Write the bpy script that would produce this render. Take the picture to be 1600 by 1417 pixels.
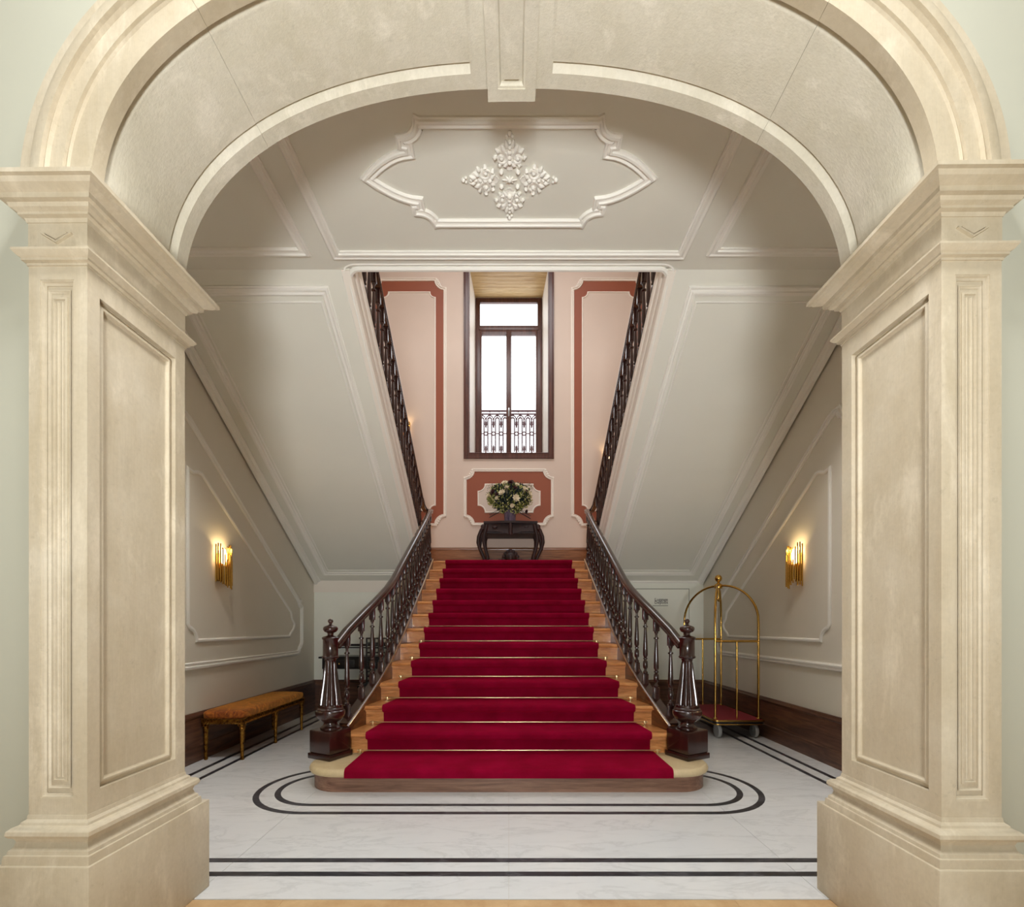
import bpy, bmesh, math, random
from mathutils import Vector as V, Matrix, noise
random.seed(7)
PI = math.pi
S = bpy.context.scene
for o in list(bpy.data.objects): bpy.data.objects.remove(o)
COL = S.collection

# ------------------------------------------------------------------ camera, world, lights, exposure
cam = bpy.data.cameras.new('camera'); co = bpy.data.objects.new('camera', cam); COL.objects.link(co)
CH = 1.216                                   # eye height
co.location = (0, 0, CH); co.rotation_euler = (PI/2, 0, 0)
cam.sensor_fit = 'HORIZONTAL'; cam.sensor_width = 36; cam.lens = 750/1600*36
cam.shift_x = 5/1600; cam.shift_y = (978-708.5)/1600
cam.clip_start = 0.05; cam.clip_end = 200
S.camera = co
S.view_settings.view_transform = 'Standard'; S.view_settings.look = 'None'
S.view_settings.gamma = 1; S.view_settings.use_curve_mapping = False
S.view_settings.exposure = 0.0

w = bpy.data.worlds.new('world'); S.world = w; w.use_nodes = True
bg = w.node_tree.nodes['Background']
bg.inputs[0].default_value = (0.93, 0.97, 1.0, 1); bg.inputs[1].default_value = 3.3

def area(name, loc, rot, sx, sy, power, col):
    l = bpy.data.lights.new(name, 'AREA'); l.shape = 'RECTANGLE'; l.size = sx; l.size_y = sy
    l.energy = power; l.color = col
    o = bpy.data.objects.new(name, l); COL.objects.link(o); o.location = loc; o.rotation_euler = rot
    return o
# the photographer's soft light standing behind the camera
key = area('soft_light', (0, -1.9, 0.95), (PI/2+.44, 0, 0), 0.75, 0.75, 76, (0.95, 0.98, 1.0)); key.data.spread = math.radians(100)
# added overhead fill in the front room, to brighten the hall floor
area('front_room_fill', (0, 0.7, 5.2), (0, 0, 0), 1.2, 1.2, 185, (0.97, 0.98, 1.0))
# added fill under the hall ceiling, out of view behind the piers
for q_ in (-1, 1): area('hall_fill', (q_*1.9, 3.0, 3.93), (0.10, -q_*.45, 0), 0.3, 0.3, 18, (1, 0.98, 0.96)).data.spread = math.radians(70)
# unseen fill added above the stairwell for the pink walls and treads
area('stairwell_fill', (0, 5.8, 8.5), (0, 0, 0), 3.2, 3.0, 162, (0.97, 0.98, 1.0))
# portal guiding the sky light through the stair window
po = area('window_daylight', (0, 9.74, 6.08), (-PI/2, 0, 0), 1.34, 3.4, 1, (1, 1, 1)); po.data.cycles.is_portal = True

# ------------------------------------------------------------------ materials
MATS = {}
def lin(r, g, b):
    f = lambda c: (c/255/12.92) if c/255 <= .04045 else ((c/255+.055)/1.055)**2.4
    return (f(r), f(g), f(b), 1)
class NT:
    def __init__(s, m):
        s.t = m.node_tree; s.n = s.t.nodes; s.l = s.t.links; s.b = s.n['Principled BSDF']
    def a(s, typ, **k):
        x = s.n.new(typ)
        for kk, v in k.items(): setattr(x, kk, v)
        return x
    def k(s, a, b): s.l.new(a, b)
    def coord(s, scale=(1, 1, 1), rot=(0, 0, 0)):
        c = s.a('ShaderNodeTexCoord'); m = s.a('ShaderNodeMapping')
        m.inputs['Scale'].default_value = scale; m.inputs['Rotation'].default_value = rot
        s.k(c.outputs['Object'], m.inputs[0]); return m.outputs[0]
    def noise(s, vec, scale, detail=4, rough=.55, dist=0):
        x = s.a('ShaderNodeTexNoise'); x.inputs['Scale'].default_value = scale
        x.inputs['Detail'].default_value = detail; x.inputs['Roughness'].default_value = rough
        x.inputs['Distortion'].default_value = dist
        s.k(vec, x.inputs['Vector']); return x.outputs['Fac']
    def ramp(s, fac, stops):
        x = s.a('ShaderNodeValToRGB'); e = x.color_ramp.elements
        while len(e) > 1: e.remove(e[-1])
        e[0].position, e[0].color = stops[0]
        for p, c in stops[1:]:
            q = e.new(p); q.color = c
        s.k(fac, x.inputs[0]); return x.outputs[0]
    def mix(s, fac, a, b, mode='MIX'):
        x = s.a('ShaderNodeMix', data_type='RGBA', blend_type=mode)
        if isinstance(fac, float): x.inputs[0].default_value = fac
        else: s.k(fac, x.inputs[0])
        for i, c in ((6, a), (7, b)):
            if isinstance(c, tuple): x.inputs[i].default_value = c
            else: s.k(c, x.inputs[i])
        return x.outputs[2]
    def bump(s, h, strength=.2, dist=.01):
        x = s.a('ShaderNodeBump'); x.inputs['Strength'].default_value = strength
        x.inputs['Distance'].default_value = dist; s.k(h, x.inputs['Height'])
        s.k(x.outputs[0], s.b.inputs['Normal'])
def mat(name, base=(.8, .8, .8, 1), rough=.5, metal=0, **kw):
    m = bpy.data.materials.new(name); m.use_nodes = True; t = NT(m)
    t.b.inputs['Base Color'].default_value = base; t.b.inputs['Roughness'].default_value = rough
    t.b.inputs['Metallic'].default_value = metal
    for k, v in kw.items(): t.b.inputs[k.replace('_', ' ')].default_value = v
    MATS[name] = m; return m, t

def stone(name, c1, c2, c3, streak=(1, 1, 1), tool=.18):
    m, t = mat(name, rough=.62)
    v = t.coord(); vs = t.coord(streak)
    n1 = t.noise(v, 2.2, 5, .6); n2 = t.noise(vs, 9, 6, .7); n3 = t.noise(v, 60, 3, .6)
    c = t.ramp(n1, [(.30, c1), (.55, c2), (.78, c3)])
    c = t.mix(t.ramp(n2, [(.45, (0, 0, 0, 1)), (.75, (.5, .5, .5, 1))]), c, c3)
    n4 = t.noise(t.coord((1, 1, .35)), 4.5, 8, .72, .4); n5 = t.noise(v, 26, 5, .75)
    c = t.mix(t.ramp(n4, [(.54, (0, 0, 0, 1)), (.66, (.45, .45, .45, 1))]), c, tuple(min(1, x*1.22+.02) for x in c3[:3])+(1,))
    c = t.mix(t.ramp(n4, [(.30, (.35, .35, .35, 1)), (.42, (0, 0, 0, 1))]), c, tuple(x*.8 for x in c1[:3])+(1,))
    c = t.mix(t.ramp(n5, [(.60, (0, 0, 0, 1)), (.74, (.35, .35, .35, 1))]), c, tuple(x*.62 for x in c1[:3])+(1,))
    c = t.mix(.12, c, t.ramp(n3, [(.3, (.35, .3, .22, 1)), (.7, (1, .98, .92, 1))]), 'MULTIPLY')
    t.k(c, t.b.inputs['Base Color'])
    hb = t.noise(t.coord((90, 90, 5)), 1.5, 4, .7); t.bump(hb, tool, .004)
    return m
STONE = stone('limestone', lin(186, 172, 145), lin(198, 185, 160), lin(211, 201, 180), (1, 1, .12))
STONE_T = stone('limestone_tooled', lin(206, 199, 178), lin(214, 208, 190), lin(225, 219, 204), (1, 1, .3), .45)
def paint(name, c, c2=None, b=.05):
    m, t = mat(name, c, .55)
    v = t.coord(); n = t.noise(v, 1.2, 3); n3 = t.noise(v, 220, 2)
    c2 = c2 or tuple(min(1, x*1.05) for x in c[:3])+(1,)
    t.k(t.ramp(n, [(.3, c), (.7, c2)]), t.b.inputs['Base Color']); t.bump(n3, b, .002)
    return m
P_CREAM = paint('cream_wall_paint', lin(189, 188, 171))
P_GREY = paint('warm_grey_wall_paint', lin(222, 215, 199))
P_CEIL = paint('pale_grey_ceiling_paint', lin(226, 224, 212))
P_BACK = paint('pale_sage_wall_paint', lin(236, 236, 224))
P_TRIM = paint('off_white_moulding_paint', lin(238, 235, 226))
P_PINK = paint('pale_pink_wall_paint', lin(212, 195, 180))
P_RUST = paint('terracotta_wall_paint', lin(146, 79, 53))
P_WHITE = paint('white_moulding_paint', lin(236, 228, 216))

def marble(name, c1, c2, vein):
    m, t = mat(name, rough=.16)
    v = t.coord(rot=(0, 0, .5)); v2 = t.coord((1, 3.2, 1), (0, 0, .45))
    n = t.noise(v2, 1.6, 8, .62, .6); n2 = t.noise(v, .8, 3); n3 = t.noise(v2, 4.5, 8, .7, .8)
    c = t.ramp(n2, [(.35, c1), (.65, c2)])
    vn = t.ramp(n, [(.47, (0, 0, 0, 1)), (.503, (.28, .28, .28, 1)), (.53, (0, 0, 0, 1))])
    c = t.mix(vn, c, vein)
    vn2 = t.ramp(n3, [(.5, (0, 0, 0, 1)), (.72, (.22, .22, .22, 1))])
    c = t.mix(vn2, c, vein)
    t.k(c, t.b.inputs['Base Color'])
    return m
MARBLE = marble('white_veined_marble', lin(212, 213, 213), lin(221, 220, 217), lin(174, 174, 173))
MARBLE_D = marble('black_veined_marble', lin(32, 31, 34), lin(48, 47, 52), lin(122, 120, 124))
MARBLE_D.node_tree.nodes['Principled BSDF'].inputs['Roughness'].default_value = .32
SILL, t = mat('tan_stone_floor', rough=.4)
c = t.ramp(t.noise(t.coord(), 3, 8, .7), [(.3, lin(168, 128, 84)), (.6, lin(200, 168, 124)), (.8, lin(216, 190, 150))])
t.k(c, t.b.inputs['Base Color'])
GROUT, t = mat('pale_grout', lin(190, 186, 178), .8)
NOSE = stone('step_limestone', lin(190, 165, 120), lin(206, 184, 142), lin(216, 198, 160))

def wood(name, dark, midc, light, rough=.35, axis=(1, 14, 14), coat=0., sc=1.6):
    m, t = mat(name, rough=rough)
    v = t.coord(axis)
    n = t.noise(v, sc, 6, .65, 1.2); n2 = t.noise(v, sc*7, 3, .6)
    c = t.ramp(n, [(.3, dark), (.5, midc), (.72, light)])
    c = t.mix(.25, c, t.ramp(n2, [(.35, (.45, .4, .35, 1)), (.65, (1, 1, 1, 1))]), 'MULTIPLY')
    t.k(c, t.b.inputs['Base Color']); t.bump(n2, .06, .003)
    t.b.inputs['Coat Weight'].default_value = coat; t.b.inputs['Coat Roughness'].default_value = .12
    return m
W_DARK = wood('dark_turned_mahogany', lin(30, 14, 11), lin(50, 23, 17), lin(72, 36, 26), .27, (8, 8, 1.2), .5)
W_TABLE = wood('dark_carved_table_wood', lin(26, 12, 12), lin(40, 18, 18), lin(60, 28, 26), .5, (8, 8, 1.2), 0)
W_RAIL = wood('polished_dark_handrail', lin(34, 18, 14), lin(54, 29, 21), lin(74, 42, 31), .22, (8, 1.5, 8), .6)
W_WAINX = wood('walnut_skirting_across', lin(62, 40, 30), lin(98, 64, 48), lin(128, 90, 66), .35, (1, 12, 12), .15)
W_WAINY = wood('walnut_skirting_along', lin(62, 40, 30), lin(98, 64, 48), lin(128, 90, 66), .35, (12, 1, 12), .15)
W_STEP = wood('orange_oak_steps', lin(156, 96, 50), lin(214, 144, 82), lin(238, 182, 120), .3, (1.5, 12, 12), .25)
W_STRING = wood('brown_string_board', lin(66, 36, 20), lin(104, 60, 32), lin(134, 82, 46), .3, (12, 1.5, 12), .25)
W_RISER = wood('walnut_plinth_board', lin(104, 72, 56), lin(136, 100, 80), lin(160, 124, 102), .4, (1, 12, 16))
W_FRAME = wood('brown_window_timber', lin(62, 34, 28), lin(86, 50, 42), lin(108, 68, 56), .35, (12, 12, 1), .2)
W_HEAD = wood('golden_lining_boards', lin(176, 140, 88), lin(206, 174, 120), lin(226, 200, 152), .5, (1, 14, 10))
W_LAND = wood('landing_skirting_oak', lin(96, 58, 34), lin(134, 88, 54), lin(160, 112, 74), .35, (1, 12, 12), .2)
BRASS, t = mat('polished_brass', lin(206, 164, 84), .22, 1)
ROD, t = mat('bright_brass_rod', lin(246, 224, 172), .3, 1)
GOLD, t = mat('worn_gilding', lin(180, 128, 52), .38, 1)
t.k(t.ramp(t.noise(t.coord(), 45, 4), [(.35, lin(78, 46, 18)), (.6, lin(172, 124, 54))]), t.b.inputs['Base Color'])
CARPET, t = mat('crimson_pile', lin(130, 4, 30), .95)
v = t.coord(); n = t.noise(v, 5, 3); n2 = t.noise(v, 350, 2)
t.k(t.ramp(n, [(.3, lin(116, 4, 32)), (.7, lin(138, 6, 44))]), t.b.inputs['Base Color']); t.bump(n2, .5, .004)
t.b.inputs['Sheen Weight'].default_value = .5; t.b.inputs['Sheen Tint'].default_value = lin(200, 8, 60); t.b.inputs['Specular IOR Level'].default_value = .05
CARTCARPET, t = mat('dull_red_cart_carpet', lin(132, 28, 40), .95)
VELVET, t = mat('amber_velvet', rough=.8)
v = t.coord((1.6, 1, 1)); n = t.noise(v, 9, 5, .65, 2.2)
t.k(t.ramp(n, [(.3, lin(70, 26, 6)), (.47, lin(132, 58, 12)), (.62, lin(184, 100, 26)), (.78, lin(224, 146, 56))]), t.b.inputs['Base Color'])
t.b.inputs['Sheen Weight'].default_value = .8; t.b.inputs['Sheen Tint'].default_value = lin(255, 190, 90)
BLACK, t = mat('black_lacquer', lin(20, 19, 20), .3)
RUBBER, t = mat('grey_wheel_rubber', lin(150, 150, 148), .5)
STEEL, t = mat('zinc_fork', lin(170, 170, 170), .35, 1)
GLASS = bpy.data.materials.new('window_glass'); GLASS.use_nodes = True
nt = GLASS.node_tree; nt.nodes.clear()
o_ = nt.nodes.new('ShaderNodeOutputMaterial'); mx = nt.nodes.new('ShaderNodeMixShader')
tr = nt.nodes.new('ShaderNodeBsdfTransparent'); gl = nt.nodes.new('ShaderNodeBsdfGlossy'); gl.inputs['Roughness'].default_value = .02
mx.inputs[0].default_value = .06; nt.links.new(tr.outputs[0], mx.inputs[1]); nt.links.new(gl.outputs[0], mx.inputs[2]); nt.links.new(mx.outputs[0], o_.inputs[0])
BULB, t = mat('lit_bulb', (1, .8, .45, 1), .5); t.b.inputs['Emission Color'].default_value = (1, .74, .36, 1); t.b.inputs['Emission Strength'].default_value = 12
IRON, t = mat('plum_painted_iron', lin(70, 26, 40), .5)
INK, t = mat('black_lettering', lin(50, 46, 38), .7)
GAP, t = mat('door_gap_shadow_line', lin(96, 90, 74), .8)
VASE, t = mat('slate_glazed_vase', lin(88, 78, 100), .25)
t.k(t.ramp(t.noise(t.coord((4, 4, 1)), 6, 4), [(.35, lin(60, 54, 76)), (.65, lin(112, 96, 118))]), t.b.inputs['Base Color'])
F_WHITE, t = mat('cream_petals', lin(226, 214, 186), .7)
F_GREEN, t = mat('pale_green_blossom', lin(190, 188, 120), .7)
F_DARK, t = mat('burgundy_petals', lin(58, 12, 20), .7)
LEAF_G, t = mat('yellow_green_leaves', lin(118, 126, 52), .6)
LEAF_D, t = mat('dark_blue_green_leaves', lin(24, 38, 40), .55)
TWIG, t = mat('olive_stems', lin(84, 84, 44), .7)

# ------------------------------------------------------------------ mesh helpers
class MB:
    def __init__(s): s.v = []; s.f = []
    def add(s, vs, fs):
        n = len(s.v); s.v += [tuple(p) for p in vs]; s.f += [tuple(i+n for i in f) for f in fs]; return s
    def box(s, a, b, M=None):
        x0, y0, z0 = a; x1, y1, z1 = b
        vs = [V(p) for p in ((x0,y0,z0),(x1,y0,z0),(x1,y1,z0),(x0,y1,z0),(x0,y0,z1),(x1,y0,z1),(x1,y1,z1),(x0,y1,z1))]
        if M: vs = [M @ p for p in vs]
        return s.add(vs, [(0,3,2,1),(4,5,6,7),(0,1,5,4),(1,2,6,5),(2,3,7,6),(3,0,4,7)])
    def bbox(s, a, b, r=.005, M=None):                       # box with chamfered edges
        lo = [min(a[i], b[i]) for i in range(3)]; hi = [max(a[i], b[i]) for i in range(3)]
        r = min(r, min(hi[i]-lo[i] for i in range(3))*.45)
        bm = bmesh.new(); bmesh.ops.create_cube(bm, size=1)
        for v in bm.verts: v.co = V([(lo[i]+hi[i])/2 + v.co[i]*(hi[i]-lo[i]) for i in range(3)])
        bmesh.ops.bevel(bm, geom=bm.edges[:], offset=r, segments=2, affect='EDGES', profile=.6)
        bm.verts.index_update()
        vs = [v.co.copy() for v in bm.verts]; fs = [[v.index for v in f.verts] for f in bm.faces]; bm.free()
        if M: vs = [M @ p for p in vs]
        return s.add(vs, fs)
    def prism(s, pts, fn, d0, d1):                           # 2D polygon -> fn(x, y, d)
        n = len(pts)
        vs = [fn(p[0], p[1], d0) for p in pts] + [fn(p[0], p[1], d1) for p in pts]
        fs = [tuple(range(n))[::-1], tuple(range(n, 2*n))] + [(i, (i+1) % n, n+(i+1) % n, n+i) for i in range(n)]
        return s.add(vs, fs)
    def lathe(s, prof, segs=20, c=(0, 0, 0), mod=None, M=None):
        c = V(c); vs = []; fs = []
        for (r, z) in prof:
            for k in range(segs):
                a = 2*PI*k/segs; rr = mod(r, z, a) if mod else r
                p = V((rr*math.cos(a), rr*math.sin(a), z)); vs.append((M @ p if M else p) + c)
        for i in range(len(prof)-1):
            for k in range(segs):
                k2 = (k+1) % segs
                fs.append((i*segs+k, i*segs+k2, (i+1)*segs+k2, (i+1)*segs+k))
        fs.append(tuple(range(segs))[::-1]); fs.append(tuple((len(prof)-1)*segs+k for k in range(segs)))
        return s.add(vs, fs)
    def tube(s, path, r, segs=8, closed=False, cap=True):
        pts = [V(p) for p in path]; n = len(pts); vs = []; fs = []
        rr = r if callable(r) else (lambda t: r)
        prev = None
        for i, p in enumerate(pts):
            if closed: tg = pts[(i+1) % n]-pts[i-1]
            else: tg = pts[min(i+1, n-1)]-pts[max(i-1, 0)]
            tg.normalize()
            if prev is None:
                q = V((0, 0, 1)) if abs(tg.z) < .9 else V((1, 0, 0)); u = tg.cross(q).normalized()
            else:
                u = (prev - tg*prev.dot(tg)).normalized()
            prev = u; w_ = tg.cross(u)
            for k in range(segs):
                a = 2*PI*k/segs; vs.append(p + (u*math.cos(a)+w_*math.sin(a))*rr(i/max(1, n-1)))
        m = n if closed else n-1
        for i in range(m):
            for k in range(segs):
                k2 = (k+1) % segs; j = (i+1) % n
                fs.append((i*segs+k, i*segs+k2, j*segs+k2, j*segs+k))
        if not closed and cap: fs.append(tuple(range(segs))[::-1]); fs.append(tuple((n-1)*segs+k for k in range(segs)))
        return s.add(vs, fs)
    def sweep(s, path, N, prof, closed=False, pclosed=False, cap=True):
        """planar path, plane normal N; prof = [(a, b)] a along N x tangent, b along N"""
        pts = [V(p) for p in path]; N = V(N).normalized(); n = len(pts); k = len(prof); vs = []; fs = []
        for i, p in enumerate(pts):
            if closed or 0 < i < n-1:
                t0 = (p-pts[i-1]).normalized(); t1 = (pts[(i+1) % n]-p).normalized()
            elif i == 0: t0 = t1 = (pts[1]-p).normalized()
            else: t0 = t1 = (p-pts[i-1]).normalized()
            m0 = N.cross(t0); m1 = N.cross(t1); m = (m0+m1)
            if m.length < 1e-6: m = m0
            m.normalize(); sc = 1/max(.35, m.dot(m0))
            for a, b in prof: vs.append(p + m*(a*sc) + N*b)
        m_ = n if closed else n-1; kk = k if pclosed else k-1
        for i in range(m_):
            j = (i+1) % n
            for q in range(kk):
                q2 = (q+1) % k
                fs.append((i*k+q, i*k+q2, j*k+q2, j*k+q))
        if pclosed and cap and not closed:
            fs.append(tuple(range(k))[::-1]); fs.append(tuple((n-1)*k+q for q in range(k)))
        return s.add(vs, fs)
    def sweep3(s, path, prof, up=(0, 0, 1), cap=True):
        """3D path; prof closed [(a, b)] a to the side, b up"""
        pts = [V(p) for p in path]; n = len(pts); k = len(prof); vs = []; fs = []; U = V(up)
        for i, p in enumerate(pts):
            tg = (pts[min(i+1, n-1)]-pts[max(i-1, 0)]).normalized()
            sd = tg.cross(U).normalized(); u2 = sd.cross(tg)
            for a, b in prof: vs.append(p + sd*a + u2*b)
        for i in range(n-1):
            for q in range(k):
                q2 = (q+1) % k; fs.append((i*k+q, i*k+q2, (i+1)*k+q2, (i+1)*k+q))
        if cap: fs.append(tuple(range(k))[::-1]); fs.append(tuple((n-1)*k+q for q in range(k)))
        return s.add(vs, fs)
    def ball(s, c, r, sx=1, sy=1, sz=1, segs=10, rings=6):
        prof = [(math.sin(PI*i/rings)*r, -math.cos(PI*i/rings)*r) for i in range(rings+1)]
        prof[0] = (r*.02, -r); prof[-1] = (r*.02, r)
        M = Matrix.Diagonal((sx, sy, sz)); return s.lathe(prof, segs, c, M=M)
    def build(s, name, m, parent=None, smooth=35, loc=None, rot=None):
        me = bpy.data.meshes.new(name); me.from_pydata(s.v, [], s.f); me.update()
        bm = bmesh.new(); bm.from_mesh(me); bmesh.ops.recalc_face_normals(bm, faces=bm.faces[:]); bm.to_mesh(me); bm.free()
        me.materials.append(m)
        if smooth:
            me.shade_smooth(); me.set_sharp_from_angle(angle=math.radians(smooth))
        o = bpy.data.objects.new(name, me); COL.objects.link(o)
        if parent: o.parent = parent
        if loc: o.location = loc
        if rot: o.rotation_euler = rot
        return o
def tag(o, label=None, cat=None, group=None, kind=None):
    if label: o['label'] = label
    if cat: o['category'] = cat
    if group: o['group'] = group
    if kind: o['kind'] = kind
    return o
def thing(name, label, cat, loc=(0, 0, 0), rz=0, group=None):
    o = bpy.data.objects.new(name, None); COL.objects.link(o); o.location = loc; o.rotation_euler = (0, 0, rz)
    o.empty_display_size = .1
    return tag(o, label, cat, group)
def struct(mb, name, m, label=None, smooth=35, parent=None):
    o = mb.build(name, m, parent, smooth)
    if not parent: o['kind'] = 'structure'
    if label: o['label'] = label
    return o
def copy_tree(o, parent=None):
    c = o.copy(); COL.objects.link(c)
    if parent: c.parent = parent
    for ch in list(o.children): copy_tree(ch, c)
    return c
def arc(cx, cy, r, a0, a1, n=8, ry=None):
    return [(cx+r*math.cos(math.radians(a0+(a1-a0)*i/n)), cy+(ry or r)*math.sin(math.radians(a0+(a1-a0)*i/n))) for i in range(n+1)]
def rect(x0, y0, x1, y1): return [(x0, y0), (x1, y0), (x1, y1), (x0, y1)]
def notched(x0, y0, x1, y1, r, n=6):                          # rectangle with concave round corners, counter-clockwise
    e = r*.12
    P = []
    P += [(x0, y0+r+e), (x0+e, y0+r+e)][:1] + arc(x0, y0, r, 90, 0, n)
    P += arc(x1, y0, r, 180, 90, n)
    P += [(x1, y1-r-e)] + arc(x1, y1, r, 270, 180, n)
    P += arc(x0, y1, r, 0, -90, n)
    out = []
    for p in P:
        if not out or (abs(p[0]-out[-1][0])+abs(p[1]-out[-1][1])) > 1e-5: out.append(p)
    return out
TR = 0
def trim(mb, m, label=None, parent=None, smooth=40):
    global TR
    if parent: return mb.build('moulding', m, parent, smooth)
    TR += 1
    return struct(mb, 'trim_%d' % TR, m, label, smooth)
# moulding profiles: (a = in-plane, b = height off surface)
def mould(wd, h):
    hw = wd/2
    return [(-hw, 0), (-hw, h*.45), (-hw*.72, h*.55), (-hw*.6, h*.95), (-hw*.2, h), (-hw*.05, h*.6), (hw*.3, h*.45), (hw*.62, h*.75), (hw*.8, h*.7), (hw, h*.3), (hw, 0)]
def bead(wd, h): hw = wd/2; return [(-hw, 0), (-hw, h*.5), (-hw*.4, h), (hw*.4, h), (hw, h*.5), (hw, 0)]

# ------------------------------------------------------------------ stone arch
AX, AY0, AY1 = 1.468, 1.65, 2.145      # jamb half width, front, back of the stone
ZS, RISE, NE = 2.70, .917, 2.22
ARCH = thing('stone_arch', 'large cream limestone archway framing the staircase hall', 'arch', (.008, 1.588, 0), -.008)
def P(x, y, z): return V((x, y-1.588, z))
def arch_pts(off=0, n=72, t0=0., t1=1.):
    """left spring to right spring; off outward"""
    out = []
    for i in range(n+1):
        t = PI*(1-(t0+(t1-t0)*i/n)); c, s_ = math.cos(t), math.sin(t)
        def q(a):
            cc, ss = math.cos(a), math.sin(a)
            return V((math.copysign(abs(cc)**(2/NE), cc)*AX, ZS+abs(ss)**(2/NE)*RISE))
        p = q(t); e = 1e-3
        d = q(max(0, t-e))-q(min(PI, t+e))
        nrm = V((-d.y, d.x)).normalized() if d.length > 0 else V((-1, 0))
        if i == 0 and t0 == 0: nrm = V((-1, 0))
        if i == n and t1 == 1: nrm = V((1, 0))
        out.append((p.x+nrm.x*off, p.y+nrm.y*off))
    return out
BASEARCH = arch_pts(0, 160)
def sub(x0, x1):
    xs = [p for p in BASEARCH if x0 <= p[0] <= x1]
    def at(x):
        for a, b in zip(BASEARCH, BASEARCH[1:]):
            if a[0] <= x <= b[0]: t = (x-a[0])/(b[0]-a[0]+1e-9); return (x, a[1]+(b[1]-a[1])*t)
    if x0 > -AX+.001: xs = [at(x0)]+[p for p in xs if p[0] > x0+.002]
    if x1 < AX-.001: xs = [p for p in xs if p[0] < x1-.002]+[at(x1)]
    return xs
# profile around the stone: b is measured towards the viewer from AY1 (b = AY1 - y)
B = lambda y: AY1-y
full = [(.25, B(1.66)), (.19, B(1.66)), (.19, B(1.635)), (.172, B(1.628)), (.150, B(1.628)), (.148, B(1.642)), (.140, B(1.636)), (.135, B(1.648)),
        (.092, B(1.650)), (.090, B(1.660)), (.083, B(1.655)), (.078, B(1.662)), (.055, B(1.662)), (.03, B(1.660)), (.0, B(1.660))]
rec = [(0, B(1.712)), (.028, B(1.714)), (.029, B(1.720)), (.016, B(1.740)), (.014, B(1.746)),
       (.014, B(2.052)), (.027, B(2.054)), (.025, B(2.060)), (.010, B(2.074)), (.004, B(2.080)), (0, B(2.084))]
back = [(0, B(2.145))]
flat = [(0, B(1.712)), (0, B(2.09))]
def seg3(pts): return [P(x, AY1, z) for x, z in pts]
KX = .165; JX = 1.09
for (a, b, pr, dr) in ((-AX, -JX-.0004, full+rec+back, 0.), (-JX+.0004, -KX, full+rec+back, .0012), (-KX, KX, full+flat+back, 0.), (KX, JX-.0004, full+rec+back, 0.), (JX+.0004, AX, full+rec+back, .0015)):
    m = MB().sweep(seg3(sub(a, b)), (0, -1, 0), [(x+dr, y) for x, y in pr[len(full):]+[(.12, B(2.145)), (.12, B(1.70)), (.004, B(1.70))]], pclosed=True)
    m.build('arch_soffit_stone', STONE_T, ARCH, 30)
    m = MB().sweep(seg3(sub(a, b)), (0, -1, 0), [(x+dr, y) for x, y in full+[(0, B(1.712)), (.006, B(1.712)), (.25, B(1.712))]], pclosed=True)
    m.build('archivolt_stone', STONE, ARCH, 30)
# the raised border next to the keystone that closes each intrados panel
for s_ in (-1, 1):
    m = MB(); z0 = sub(KX, KX+.1)[0][1]
    m.box(tuple(P(s_*KX, 1.7121, z0-.0002)), tuple(P(s_*(KX+.012), 2.0899, z0+.03)))
    m.build('panel_border', STONE_T, ARCH, 0)
# keystone
k = MB(); kz = 3.592
k.box(tuple(P(-.106, 1.60, kz+.008)), tuple(P(.106, 2.165, kz+.5)))
for x0, x1, y0, y1 in ((-.106, -.06, 1.6, 2.165), (.06, .106, 1.6, 2.165), (-.06, .06, 2.115, 2.165), (-.06, .06, 1.6, 1.66)):
    k.box(tuple(P(x0, y0, kz-.012)), tuple(P(x1, y1, kz+.01)))
k.sweep([P(x, y, kz) for x, y in rect(-.06, 1.66, .06, 2.115)], (0, 0, -1), [(0, 0), (0, .008), (-.008, .006), (-.014, -.002), (-.014, -.01)], closed=True)
k.box(tuple(P(-.032, 1.7, kz-.002)), tuple(P(.032, 2.085, kz+.02)))
tag(k.build('keystone', STONE_T, ARCH, 30), 'projecting keystone with a sunken panel')

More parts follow.
